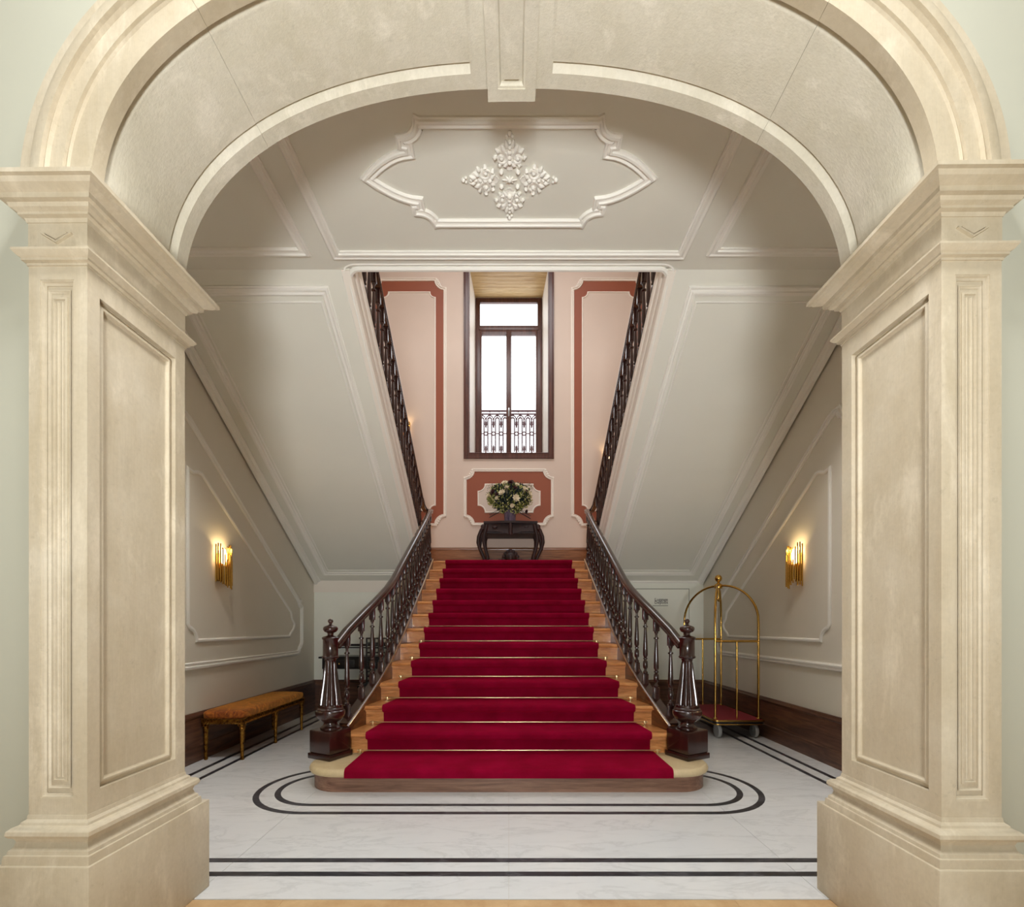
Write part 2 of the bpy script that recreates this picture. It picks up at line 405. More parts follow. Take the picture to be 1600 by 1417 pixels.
def pier(s_):
    X = lambda x: s_*x
    xo, xi = 1.672, AX
    # shaft core, frames raised around sunken panels
    z0, z1 = .50, 2.66
    m = MB(); d = .022
    m.box(tuple(P(X(xo), AY0+.014, z0)), tuple(P(X(xi+d), AY1, z1)))
    m.box(tuple(P(X(xi+.1), AY1-.02, z0)), tuple(P(X(1.9), AY1, z1)))
    pz0, pz1, py0, py1 = .635, 2.385, 1.70, 2.085
    for a, b in (((py0-.06, z0), (py0, z1)), ((py1, z0), (AY1, z1)), ((py0, z0), (py1, pz0)), ((py0, pz1), (py1, z1))):
        y0 = max(a[0], AY0+.0145); m.box(tuple(P(X(xi), y0, a[1])), tuple(P(X(xi+d+.001), b[0], b[1])))
    fx0, fx1, fz0, fz1 = 1.515, 1.632, .62, 2.415
    for a, b in (((fx1, z0), (xo, z1)), ((xi, z0), (fx0, z1)), ((fx0, z0), (fx1, fz0)), ((fx0, fz1), (fx1, z1))):
        m.box(tuple(P(X(a[0]), AY0, a[1])), tuple(P(X(b[0]), AY0+.0145, b[1])))
    m.build('shaft', STONE, ARCH, 0)
    # jamb panel moulding
    m = MB(); pts = [P(X(xi+d), y, z) for y, z in rect(py0, pz0, py1, pz1)]
    m.sweep(pts, (-s_, 0, 0), [(s_*a*-1, b) for a, b in ((.0006, d), (.001, d*.15), (.005, d*.1), (.010, d*.35), (.022, d*.62), (.027, d*.58), (.030, d*.1), (.034, 0))], closed=True)
    m.build('jamb_panel_moulding', STONE, ARCH, 30)
    # front pilaster panel: nested steps and reeds
    m = MB(); c = (fx0+fx1)/2
    def ring(x0, z0_, x1, z1_, y, w_, h):
        m.sweep([P(X(x), y, z) for x, z in rect(x0, z0_, x1, z1_)], (0, -1, 0), [(s_*a, b) for a, b in ((0, h), (w_*.3, h), (w_*.5, h*.5), (w_, h*.25), (w_, 0))], closed=True)
    ring(fx0, fz0, fx1, fz1, AY0+.014, .014, .012)
    ring(fx0+.018, fz0+.03, fx1-.018, fz1-.03, AY0+.0145, .010, .006)
    m.sweep([P(X(x), AY0+.0145, z) for x, z in rect(c-.026, fz0+.055, c+.026, fz1-.055)], (0, -1, 0), [(0, 0), (-.001*s_, .004), (.006*s_, .006), (.008*s_, .001)], closed=True)
    for dx in (-.008, .008):
        m.tube([P(X(c+dx), AY0+.0145, fz0+.07), P(X(c+dx), AY0+.0145, fz1-.07)], .0045, 8)
    m.build('pilaster_panel', STONE, ARCH, 40)
    # plan path round the pier (outer wall, front, inner jamb, back)
    def plan(z): return [P(X(x), y, z) for x, y in ((xo, 1.74), (xo, AY0), (xi, AY0), (xi, AY1), (1.9, AY1))]
    def ring_mould(name, prof, label=None):
        m = MB(); m.sweep(plan(0), (0, 0, 1), [(-s_*-1*a, z) for a, z in prof], closed=False, pclosed=True)
        o = m.build(name, STONE, ARCH, 32)
        if label: tag(o, label)
    # capital
    ring_mould('capital', [(-.03, 2.61), (.004, 2.61), (.008, 2.622), (.020, 2.626), (.020, 2.634), (.034, 2.640), (.038, 2.652), (.052, 2.655), (.052, 2.672), (.060, 2.676), (.078, 2.684), (.086, 2.696), (.098, 2.698), (.098, 2.712), (-.03, 2.712)])
    ring_mould('frieze', [(-.01, 2.50), (.001, 2.50), (.001, 2.612), (-.01, 2.612)])
    ring_mould('astragal', [(-.02, 2.462), (.004, 2.462), (.004, 2.470), (.014, 2.474), (.014, 2.482), (.022, 2.486), (.032, 2.498), (.032, 2.505), (.001, 2.512), (-.02, 2.512)])
    # chevron on the frieze
    m = MB(); N_ = V((0, -1, 0))
    for off in (0, .011):
        pts = [(1.622-off*1.2, 2.572), (1.570, 2.540+off), (1.518+off*1.2, 2.572)]
        m.sweep([P(X(x), AY0-.001, z) for x, z in pts], N_, [(-.0032, -.002), (-.0022, .009), (.0022, .009), (.0032, -.002)], pclosed=True)
    m.build('chevron', STONE, ARCH, 0)
    # base
    ring_mould('base_moulding', [(-.02, .562), (.002, .562), (.004, .548), (.014, .540), (.016, .532), (.030, .528), (.040, .518), (.042, .505), (.036, .495), (.026, .490),
                                 (.022, .478), (.026, .462), (.036, .452), (.038, .440), (.044, .438), (.046, .420), (.046, .406), (-.02, .406)])
    m = MB()
    m.bbox(tuple(P(X(1.727), AY0-.056, 0)), tuple(P(X(1.9), 1.8, .408)), .003)
    m = MB().bbox(tuple(P(X(1.735), AY0-.056, 0)), tuple(P(X(xi-.055), AY1+.09, .408)), .006)
    m.build('plinth', STONE, ARCH, 30)
pier(-1); pier(1)

# front wall with the arched opening
def ringwall(y0, y1, off, zt, xw, name, m, parent=None):
    mb = MB(); A = arch_pts(off, 72)
    inner = [(-AX-off, 0)]+A+[(AX+off, 0)]
    outer = []
    for i, (x, z) in enumerate(inner):
        if i == 0: outer.append((-xw, 0))
        elif i == len(inner)-1: outer.append((xw, 0))
        else:
            f = (i-1)/(len(inner)-3)
            if f < .25: outer.append((-xw, ZS+(zt-ZS)*f/.25))
            elif f > .75: outer.append((xw, ZS+(zt-ZS)*(1-f)/.25))
            else: outer.append((-xw+2*xw*(f-.25)/.5, zt))
    n = len(inner); vs = []
    for y in (y0, y1):
        vs += [V((x, y, z)) for x, z in inner]+[V((x, y, z)) for x, z in outer]
    fs = []
    for i in range(n-1):
        fs += [(i, i+1, n+i+1, n+i), (2*n+i, 2*n+n+i, 2*n+n+i+1, 2*n+i+1), (i, 2*n+i, 2*n+i+1, i+1), (n+i, n+i+1, 3*n+i+1, 3*n+i)]
    mb.add(vs, fs); o = struct(mb, name, m, smooth=0)
    o.rotation_euler = (0, 0, 0)
    return o
wf = ringwall(-.0+1.725-1.588, 1.95-1.588, .10, 5.4, 4.2, 'wall_front', P_CREAM); wf.location = (.008, 1.588, 0); wf.rotation_euler = (0, 0, -.008)
wh = ringwall(1.98, 2.13, .12, 4.0, 2.82, 'wall_hall_front', P_GREY)

# the room the photograph is taken from: side walls, ceiling, rear wall
for s_, nm in ((-1, 'left'), (1, 'right')):
    struct(MB().box((s_*4.2, -3.6, 0), (s_*4.35, 1.95, 5.4)), 'wall_front_room_'+nm, P_CREAM, smooth=0)
struct(MB().box((-4.35, -3.6, 5.4), (4.35, 2.0, 5.5)), 'ceiling_front_room', P_CREAM, smooth=0)
struct(MB().box((-4.35, -3.6, 0), (4.35, -3.45, 5.4)), 'wall_rear', P_CREAM, smooth=0)

# ------------------------------------------------------------------ floor
fl = MB().box((-4.2, -3.5, -.12), (4.2, 2.136, -.0025)); FLOOR = struct(fl, 'floor', SILL, smooth=0)
fb = MB().box((-2.95, 2.136, -.12), (2.95, 9.0, -.004)); fb.build('bedding', GROUT, FLOOR, 0)
# front room flagstones
for i in range(-4, 4):
    for j in range(-5, 3):
        x0 = i+(.5 if j % 2 else 0); y0 = 2.134-.9*(3-j)
        MB().bbox((x0+.002, y0+.002, -.02), (x0+.998, y0+.898, 0), .002).build('flagstone', SILL, FLOOR, 0)
# marble slabs laid between the inlaid bands
J = .0012
def slab(x0, y0, x1, y1): MB().box((x0+J, y0+J, -.02), (x1-J, y1-J, 0)).build('marble_slab', MARBLE, FLOOR, 0)
xs = [-2.85, -2.62, -2.44, -1.42, 0, 1.42, 2.44, 2.62, 2.85]
ys = [2.138, 2.33, 2.515, 3.43, 4.05, 4.97, 5.9, 6.95]
for a, b in zip(xs, xs[1:]):
    for c_, d_ in zip(ys, ys[1:]): slab(a, c_, b, d_)
def band(x0, y0, x1, y1): MB().box((x0, y0, -.002), (x1, y1, .0012)).build('black_inlay_band', MARBLE_D, FLOOR, 0)
for X_, Y_, Y2 in ((2.62, 2.333, 6.83), (2.48, 2.47, 6.69)):
    w_ = .042
    band(-X_, Y_, X_, Y_+w_); band(-X_, Y2-w_, -1.3, Y2); band(1.3, Y2-w_, X_, Y2)
    band(-X_, Y_+w_, -X_+w_, Y2-w_); band(X_-w_, Y_+w_, X_, Y2-w_)
for R in (.52, .38):
    rr = R-.042
    def track(r): return [(x, y) for x, y in arc(-1.345, 3.62, r, 110, 270, 24)]+[(x, y) for x, y in arc(1.345, 3.62, r, -90, 70, 24)]
    a, b = track(R), track(rr); n = len(a)
    vs = [V((x, y, .0012)) for x, y in a+b]+[V((x, y, -.002)) for x, y in a+b]
    fs = [(i, i+1, n+i+1, n+i) for i in range(n-1)]+[(i, i+1, 2*n+i+1, 2*n+i) for i in range(n-1)]+[(n+i, n+i+1, 3*n+i+1, 3*n+i) for i in range(n-1)]
    MB().add(vs, fs).build('black_inlay_ring', MARBLE_D, FLOOR, 0)

# ------------------------------------------------------------------ hall shell
SL = .637                                   # slope of the upper flights
CZ = 5.076                                  # soffit: z = CH + CZ - SL*y
sof = lambda y, c=CZ: CH+c-SL*y
YC = 3.68; ZC = sof(YC)                     # crease between soffit and ceiling
WX = 2.8; YB = 6.95; YW = 8.8; LZ = 13*.17; EX = 1.23
for s_, nm in ((-1, 'left'), (1, 'right')):
    poly = [(1.95, 0), (YB+.02, 0), (YB+.02, sof(YB)+.1), (YC, ZC+.1), (1.95, ZC+.1)]
    struct(MB().prism(poly, lambda y, z, d: V((s_*d, y, z)), WX+.02, WX+.2), 'wall_'+nm, P_GREY, smooth=0)
    up = [(2.3, ZC+.1), (YC, ZC+.1), (YB, sof(YB)+.1), (YW+.1, sof(YB)+.1), (YW+.1, 8.75), (2.3, 8.75)]
    struct(MB().prism(up, lambda y, z, d: V((s_*d, y, z)), WX+.02, WX+.2), 'wall_upper_'+nm, P_PINK, smooth=0)
    # wall under the landing
    struct(MB().box((s_*1.29, YB, 0), (s_*(WX+.02), YB+.12, sof(YB)+.02)), 'wall_under_landing_'+nm, P_BACK, smooth=0)
# ceiling slab with the stairwell edge
struct(MB().box((-WX-.1, 1.95, ZC), (WX+.1, YC, 4.25)), 'ceiling', P_CEIL, smooth=0)
struct(MB().box((-WX-.2, 2.1, 8.6), (WX+.2, YW+.1, 8.75)), 'ceiling_upper', P_WHITE, smooth=0)
struct(MB().box((-WX-.2, 2.15, 4.1), (WX+.2, 2.3, 8.75)), 'wall_upper_front', P_PINK, smooth=0)
# back wall of the landing with the window hole
WH, WZ0, WZ1 = .72, 4.384, 7.78
b_ = MB()
for a, c_ in (((-WX-.2, 1.6), (-WH, 8.75)), ((WH, 1.6), (WX+.2, 8.75)), ((-WH, 1.6), (WH, WZ0)), ((-WH, WZ1+.1), (WH, 8.75))):
    b_.box((a[0], YW, a[1]), (c_[0], YW+.12, c_[1]))
struct(b_, 'wall_back', P_PINK, smooth=0)

# window
YG = 9.6; GH = .665
WIN = tag(thing('window_1', None, None), kind='structure'); 
def quadbox(pts, th, nrm):
    a = [V(p) for p in pts]; n = V(nrm)*th
    return MB().add(a+[p+n for p in a], [(0, 1, 2, 3), (7, 6, 5, 4), (0, 4, 5, 1), (1, 5, 6, 2), (2, 6, 7, 3), (3, 7, 4, 0)])
for s_ in (-1, 1):
    quadbox([(s_*WH, YW, WZ0), (s_*GH, YG+.1, WZ0), (s_*GH, YG+.1, WZ1+.1), (s_*WH, YW, WZ1+.1)], .08, (s_, 0, 0)).build('reveal_side', P_WHITE, WIN, 0)
MB().box((-WH-.1, YW, WZ0-.08), (WH+.1, YG+.1, WZ0)).build('window_sill', W_FRAME, WIN, 0)
for i in range(8):
    y0 = YW+.1*i+.001
    MB().bbox((-WH-.02, y0, WZ1+.0), (WH+.02, y0+.099, WZ1+.02), .003).build('head_board', W_HEAD, WIN, 30)
MB().box((-WH, YW+.0, WZ1+.02), (WH, YG+.1, WZ1+.1)).build('head_lintel', W_HEAD, WIN, 0)
cas = MB()
cas.sweep([V((x, YW, z)) for x, z in rect(-.77, WZ0-.05, .77, WZ1+.13)], (0, -1, 0), [(-.055, 0), (-.055, .03), (-.03, .034), (-.024, .026), (.03, .026), (.036, .034), (.052, .03), (.052, -.02)], closed=True)
tag(cas.build('casing', W_FRAME, WIN, 30), None)
zt0, zt1 = 7.18, 7.25
frm = MB(); fy0, fy1 = YG, YG+.07
frm.bbox((-GH, fy0, WZ0), (-.575, fy1, WZ1), .008); frm.bbox((.575, fy0, WZ0), (GH, fy1, WZ1), .008)
frm.bbox((-.6, fy0+.001, WZ1-.09), (.6, fy1, WZ1), .008); frm.bbox((-.6, fy0-.01, 7.13), (.6, fy1, 7.22), .01); frm.bbox((-.6, fy0+.001, WZ0), (.6, fy1, WZ0+.08), .008)
frm.build('window_frame', W_FRAME, WIN, 30)
for s_ in (-1, 1):
    c_ = MB(); x0, x1 = s_*.575, s_*.0
    c_.bbox((x0, fy0-.012, WZ0+.08), (x0-s_*.035, fy1-.01, 7.13), .006); c_.bbox((x1, fy0-.012, WZ0+.08), (x1+s_*.052, fy1-.01, 7.13), .006)
    c_.bbox((x0, fy0-.011, 7.04), (x1, fy1-.011, 7.13), .006); c_.bbox((x0, fy0-.011, WZ0+.08), (x1, fy1-.011, WZ0+.18), .006)
    o = c_.build('casement', W_FRAME, WIN, 30)
    MB().box((x0, YG+.03, WZ0+.15), (x1, YG+.036, 7.07)).build('pane', GLASS, o, 0)
    if s_ == 1:
        MB().bbox((-.022, fy0-.03, WZ0+.08), (.022, fy0-.01, 7.13), .006).build('astragal', W_FRAME, WIN, 30)
        MB().bbox((-.012, fy0-.045, 5.42), (.014, fy0-.028, 5.56), .004).tube([(0, fy0-.02, 5.5), (0, fy0-.06, 5.5), (.0, fy0-.065, 5.38)], .008, 8).build('window_handle', STEEL, o)
MB().box((-.59, YG+.03, 7.2), (.59, YG+.036, 7.72)).build('pane', GLASS, WIN, 0)

# balcony railing outside
RAILING = thing('balcony_railing', 'plum wrought iron balcony railing with arches and rings outside the window', 'railing', (0, 10.05, 4.2))
rl = MB(); yz = lambda px: 0
zr = lambda v: CH-(v-978)*10.05/750-4.2
rl.bbox((-.8, -.02, zr(641)), (.8, .02, zr(643.5)), .004); rl.build('top_rail', IRON, RAILING)
MB().bbox((-.8, -.012, zr(648)), (.8, .012, zr(646)), .004).build('lower_rail', IRON, RAILING)
for i in range(-4, 5):
    MB().box((i*.2-.008, -.008, zr(646)), (i*.2+.008, .008, zr(641))).build('rail_post', IRON, RAILING, 0)
zA = zr(655); zB = zr(706)
for i in range(-5, 5):
    cx = i*.16+.08
    m = MB(); pts = [(cx-.04, 0, zB)]+[(x, 0, z) for x, z in arc(cx, zA-.01, .04, 180, 0, 10)]+[(cx+.04, 0, zB)]
    m.tube(pts, .016, 6)
    m.tube([(cx-.08, 0, zA-.03)]+[(x, 0, z) for x, z in arc(cx, zA-.02, .075, 160, 20, 8, .10)]+[(cx+.08, 0, zA-.03)], .013, 6)
    m.tube([(x, 0, z) for x, z in arc(cx, zA+.08, .025, 0, 360, 8)][:-1], .006, 6, closed=True)
    m.build('arched_bar', IRON, RAILING)
    m = MB(); m.tube([(x, 0, z) for x, z in arc(cx+.08, (zA+zB)/2+.04, .036, 0, 360, 14)][:-1], .014, 6, closed=True).build('ring', IRON, RAILING)
    m = MB()
    for zc, d in ((zA-.1, 1), (zB+.06, -1)):
        m = MB()
        m.lathe([(.005, -.1), (.018, -.06), (.026, 0), (.018, .05), (.005, .1)], 8, (cx+.08, 0, zc))
        m.tube([(cx+.055, 0, zc+.05), (cx+.08, 0, zc-.02), (cx+.105, 0, zc+.05)], .005, 6)
        m.build('leaf_spear', IRON, RAILING)
    MB().box((cx-.04, -.006, (zA+zB)/2+.03), (cx+.04, .006, (zA+zB)/2+.05)).build('collar', IRON, RAILING, 0)
for s_ in (-1, 1): MB().bbox((s_*.8-.02, -.02, 0), (s_*.8+.02, .02, zr(640)), .004).build('end_post', IRON, RAILING)
struct(MB().box((-1.2, 9.72, 3.95), (1.2, 10.3, 4.2)), 'floor_balcony', STONE, smooth=0)

# ------------------------------------------------------------------ upper flights (soffit, string, treads)
def upper_flight(s_, side):
    X = lambda x: s_*x
    T = thing('upper_stair_flight', '%s upper stair flight seen from below, pale panelled underside and white edge string' % side, 'staircase', (0, 0, 0))
    ya, yb = YC, YB+.02
    pr = lambda y, z, d: V((X(d), y, z))
    MB().prism([(ya, sof(ya)), (yb, sof(yb)), (yb, sof(yb)+.09), (ya, sof(ya)+.09)], pr, EX, WX+.02).build('soffit', P_CEIL, T, 0)
    # edge string, moulded
    th = Matrix; d = (V((0, 1, -SL))).normalized(); up = V((0, SL, 1)).normalized()
    prof = [(-.0, -.02), (.012, -.02), (.02, -.005), (.02, .02), (.008, .04), (.0, .05), (.0, .12), (.01, .13), (.012, .17), (.0, .18), (.0, .25), (.014, .262), (.02, .29), (.012, .31), (-.05, .31), (-.05, -.02)]
    pts = [V((X(EX), y, sof(y))) for y in (ya, 5.3, 6.98)]
    mb = MB(); vs = []
    m = MB(); m.sweep(pts, V((-s_, 0, 0)), [], cap=False) if False else None
    N_ = V((-s_, 0, 0)); path = pts
    m = MB(); m.sweep(path, N_, [(b*(1 if N_.cross(d).dot(up) > 0 else -1), a) for a, b in prof], pclosed=True)
    m.build('edge_string', P_WHITE, T, 30)
    # soffit panel frame
    nrm = V((0, -SL, -1)).normalized()
    fr = [V((X(x), y, sof(y))) for x, y in rect(1.45, 3.80, 2.60, 6.80)]
    MB().sweep(fr, nrm, mould(.07, .022), closed=True).build('soffit_frame', P_TRIM, T, 30)
    fr = [V((X(x), y, sof(y))) for x, y in rect(1.51, 3.87, 2.54, 6.74)]
    MB().sweep(fr, nrm, bead(.014, .008), closed=True).build('soffit_bead', P_TRIM, T, 30)
    # cornice strip along the side wall
    MB().sweep([V((X(2.80), y, sof(y))) for y in (ya, yb)], nrm, [(0, 0), (0, .05), (-s_*.03, .045), (-s_*.045, .02), (-s_*.075, .014), (-s_*.075, 0)][::1]).build('wall_cornice', P_TRIM, T, 30)
    # treads and risers above
    y = 6.56; z = LZ; i = 0
    while y > YC+.1 and i < 12:
        z1 = LZ+.18*(i+1); y0 = y-.2826
        MB().bbox((X(EX+.03), y0, z1-.03), (X(WX+.015), y+.02, z1), .006).build('tread', W_STEP, T, 30)
        MB().box((X(EX+.03), y-.02, z1-.18), (X(WX+.015), y, z1-.03)).build('riser', W_STEP, T, 0)
        y = y0; i += 1
    return T
TL = upper_flight(-1, 'left-hand'); TRt = upper_flight(1, 'right-hand')
# landing
struct(MB().box((-1.29, 7.37, LZ-.2), (1.29, YW, LZ)), 'floor_landing', W_STEP, smooth=0)
for s_, nm in ((-1, 'left'), (1, 'right')):
    struct(MB().box((s_*1.29, 6.56, LZ-.06), (s_*(WX+.02), YW, LZ)), 'floor_landing_'+nm, W_STEP, smooth=0)
# landing skirting
def skirt_prof(h, d=.03): return [(0, 0), (d, 0), (d, .14), (d-.006, .15), (d-.006, h-.05), (d-.002, h-.045), (d, h-.03), (d-.008, h-.015), (d-.01, h), (0, h)]
struct(MB().sweep([V((-WX-.02, YW, LZ)), V((WX+.02, YW, LZ))], (0, 0, 1), [(-a, z) for a, z in skirt_prof(.44)]), 'baseboard_landing', W_LAND, smooth=30)
# hall skirting: high walnut boards
for s_, nm in ((-1, 'left'), (1, 'right')):
    struct(MB().sweep([V((s_*(WX+.02), 2.13, 0)), V((s_*(WX+.02), YB, 0))], (0, 0, 1), [(s_*a, z) for a, z in skirt_prof(.44)]), 'baseboard_'+nm, W_WAINY, smooth=30)
    struct(MB().sweep([V((s_*(WX+.02), YB, 0)), V((s_*1.29, YB, 0))], (0, 0, 1), [(s_*a, z) for a, z in skirt_prof(.44)]), 'baseboard_back_'+nm, W_WAINX, smooth=30)
# ------------------------------------------------------------------ mouldings on ceiling and walls
dn = (0, 0, -1)
def ceil_path(pts): return [V((x, y, ZC)) for x, y in pts]
trim(MB().sweep(ceil_path(rect(-1.27, 2.35, 1.27, 3.53)), dn, mould(.075, .024), closed=True), P_TRIM, 'rectangular moulding round the middle ceiling panel')
for s_ in (-1, 1):
    trim(MB().sweep(ceil_path(rect(s_*1.49, 2.35, s_*2.72, 3.50)), dn, mould(.075, .024), closed=True), P_TRIM)
# cartouche
qy = 2.925
qp = [(.49, .325)]+[(x, y) for x, y in arc(.60, .345, .11, 190, 272, 6)]+[(.605, .205), (.575, .20), (.575, .155)]+[(.575+.285*t, .155*(1-t**1.75)) for t in (.15, .3, .45, .6, .75, .88)]+[(.86, 0)]
half = qp+[(x, -y) for x, y in qp[:-1][::-1]]
full_c = half+[(-x, y) for x, y in half[::-1]]
full_c = [(x, y+qy) for x, y in full_c]
trim(MB().sweep(ceil_path(full_c), dn, mould(.062, .022), closed=True), P_TRIM, 'lobed cartouche moulding on the ceiling')
# plaster ornament
ORN = thing('ceiling_ornament', 'white plaster foliate ornament of four scrolled palmettes inside the ceiling cartouche', 'ornament', (0.005, qy+.01, ZC))
def palmette(parent, cx, cy, rot, sc):
    m = MB(); ca, sa = math.cos(rot), math.sin(rot)
    tr_ = lambda x, y, z=0: (cx+sc*(x*ca-y*sa), cy+sc*(x*sa+y*ca), -z*sc*.55)
    for q in (-1, 1):
        sp = []
        for i in range(26):
            a = i/25*2.2*2*PI*.5+PI*.5; r = .033*(1-i/25*.8)
            sp.append(tr_(q*(.036+r*math.cos(a)), .038+r*math.sin(a), .010))
        m.tube(sp, .0068*sc, 6)
        m.ball(tr_(q*.036, .038, .012), .010*sc, segs=8)
        for (x, y, a, l) in ((.028, .078, .5, .03), (.052, .070, 1.0, .022), (.014, .098, .2, .03), (.018, .008, 2.4, .028), (.045, .006, 2.0, .018), (.065, .04, 1.4, .018)):
            dx, dy = q*math.sin(a), math.cos(a)
            m.tube([tr_(q*x-dx*l*.6, y-dy*l*.6, .006), tr_(q*x, y, .012), tr_(q*x+dx*l*.6, y+dy*l*.6, .004)], lambda t: sc*.011*math.sin(PI*(.12+.76*t)), 6)
    for i in range(5): m.ball(tr_(0, .02+.022*i, .009), (.013-.0012*i)*sc, segs=8)
    m.ball(tr_(0, .145, .008), .010*sc, segs=8); m.ball(tr_(-.011, .132, .006), .007*sc, segs=8); m.ball(tr_(.011, .132, .006), .007*sc, segs=8)
    m.lathe([(.001, 0), (.02*sc, -.004*sc), (.02*sc, .0)], 6, tr_(0, -.004, 0))
    m.ball(tr_(0, .05, .0), .05*sc, 1.3, 1.1, .12, 12)
    m.build('palmette', P_TRIM, parent, 60)
for rz_, dx, dy in ((0, 0, .085), (PI, 0, -.09), (PI/2, -.095, -.0), (-PI/2, .095, 0)): palmette(ORN, dx, dy, rz_, 1.3)
m = MB()
for i in range(8):
    a = i*PI/4; m.tube([(.012*math.cos(a), .010*math.sin(a), -.006), ((.045 if i % 4 == 0 else .034)*math.cos(a), .030*math.sin(a), -.004)], lambda t: .009*(1-.6*t), 6)
m.ball((0, 0, -.006), .014); m.build('centre_rosette', P_TRIM, ORN, 60)
for x in (-.05, .05):
    for y in (-.052, .045):
        m = MB().ball((x, y, -.004), .015, segs=10).ball((x, y, -.016), .006, segs=8)
        m.build('bud', P_TRIM, ORN, 60)
# edge moulding round the stairwell opening with rounded corners
def edge_path(dx, dy, r=.10, zof=0):
    L = [V((-EX+dx, y, sof(y)+zof)) for y in (6.9, 5.3, YC+r+dy)]
    L += [V((x, y, ZC+zof-(y-YC-dy)*SL*(.55 if y > YC else 0))) for x, y in arc(-EX+r+dx, YC+r+dy, r, 180, 270, 8)][1:]
    R_ = [V((-p.x, p.y, p.z)) for p in L[::-1]]
    return L+R_
trim(MB().tube(edge_path(-.012, -.012), .022, 8), P_TRIM, 'rounded moulding along the stairwell opening')
trim(MB().tube(edge_path(-.052, -.052, .12, .004), .010, 8), P_TRIM)
for s_ in (-1, 1):           # corner fillets
    pts = [(-EX-.02, YC-.02), (-EX+.1, YC-.02)]+[(x, y) for x, y in arc(-EX+.1, YC+.1, .1, 270, 180, 8)]+[(-EX-.02, YC+.1)]
    struct(MB().prism([(x*-s_, y) for x, y in pts], lambda x, y, d: V((x, y, ZC-d-(max(0, y-YC))*SL*.55)), 0, -.1), 'ceiling_corner_%s' % ('left' if s_ < 0 else 'right'), P_CEIL, smooth=0)

def wpath(s_, pts): return [V((s_*(WX+.02), y, z)) for y, z in pts]
def leafbit(m, c, s_, sc=1):
    for i in range(3): m.ball(c+V((0, (i-1)*.02*sc, (i-1)*.028*sc)), .02*sc, .6, 1, 1.1, 8)
for s_, nm in ((-1, 'left'), (1, 'right')):
    out = [(3.95, .86), (6.38, .86)]+[(6.42, .87), (6.45, .92), (6.50, .96), (6.52, 1.0), (6.52, 1.47), (6.46, 1.50), (6.41, 1.56), (6.36, 1.60), (4.22, 1.60+(6.36-4.22)*.672), (4.16, 3.06), (4.08, 3.07), (4.03, 2.98), (3.95, 2.93)]
    m = MB().sweep(wpath(s_, out), (-s_, 0, 0), mould(.062, .026), closed=True)
    for c_ in ((6.47, .93), (6.46, 1.53), (4.1, 3.03)): leafbit(m, V((s_*(WX+.005), c_[0], c_[1])), s_)
    trim(m, P_TRIM, 'outer stepped panel moulding on the %s hall wall' % nm)
    inn = [(4.36, 1.085), (6.16, 1.085)]+[(6.19, 1.12), (6.27, 1.17), (6.30, 1.22), (6.30, 1.25), (6.23, 1.31), (6.20, 1.40), (4.40, 1.40+(6.20-4.40)*.672), (4.35, 2.61), (4.28, 2.585), (4.21, 2.60), (4.21, 1.235)]+[(y, z) for y, z in arc(4.21, 1.085, .12, 80, 0, 5)]
    trim(MB().sweep(wpath(s_, inn), (-s_, 0, 0), bead(.034, .018), closed=True), P_TRIM, 'inner bead moulding on the %s hall wall' % nm)
# white band above the left under-landing wall
trim(MB().box((-WX-.02, YB-.012, 1.705), (-1.29, YB, 1.872)), P_WHITE, 'plain white band at the top of the wall under the left landing')
trim(MB().sweep([V((1.29, YB, 1.86)), V((WX+.02, YB, 1.86))], (0, -1, 0), mould(.045, .02)), P_TRIM, 'thin cornice above the luggage door')
# jib door on the right
D1 = tag(thing('door_1', None, None), kind='structure')
dx0, dx1, dzt = 1.78, 2.61, 1.753
MB().bbox((dx0+.004, YB-.006, .44), (dx1-.004, YB+.01, dzt-.004), .002).build('door_leaf', P_BACK, D1, 0)
for a, b in (((dx0-.003, .44), (dx0+.004, dzt)), ((dx1-.004, .44), (dx1+.003, dzt)), ((dx0-.003, dzt-.004), (dx1+.003, dzt+.004))):
    MB().box((a[0], YB-.0015, a[1]), (b[0], YB+.002, b[1])).build('door_gap', GAP, D1, 0)
sg = V((2.302, YB-.007, 1.61))
for i, txt in enumerate(('Luggage', 'Deposit')):
    cu = bpy.data.curves.new('door_lettering', 'FONT'); cu.body = txt; cu.size = .058; cu.align_x = 'RIGHT'; cu.extrude = .0006; cu.offset = .0004; cu.space_character = 1.05
    tmp = bpy.data.objects.new('tmp', cu); COL.objects.link(tmp)
    dg = bpy.context.evaluated_depsgraph_get(); me = bpy.data.meshes.new_from_object(tmp.evaluated_get(dg)); bpy.data.objects.remove(tmp)
    o = bpy.data.objects.new('lettering', me); me.materials.append(INK); COL.objects.link(o); o.parent = D1
    o.location = (sg.x, sg.y-.001, sg.z-.042*i-.03); o.rotation_euler = (PI/2, 0, 0)
MB().box((sg.x-.22, YB-.009, 1.507), (sg.x, YB-.006, 1.513)).build('underline', INK, D1, 0)

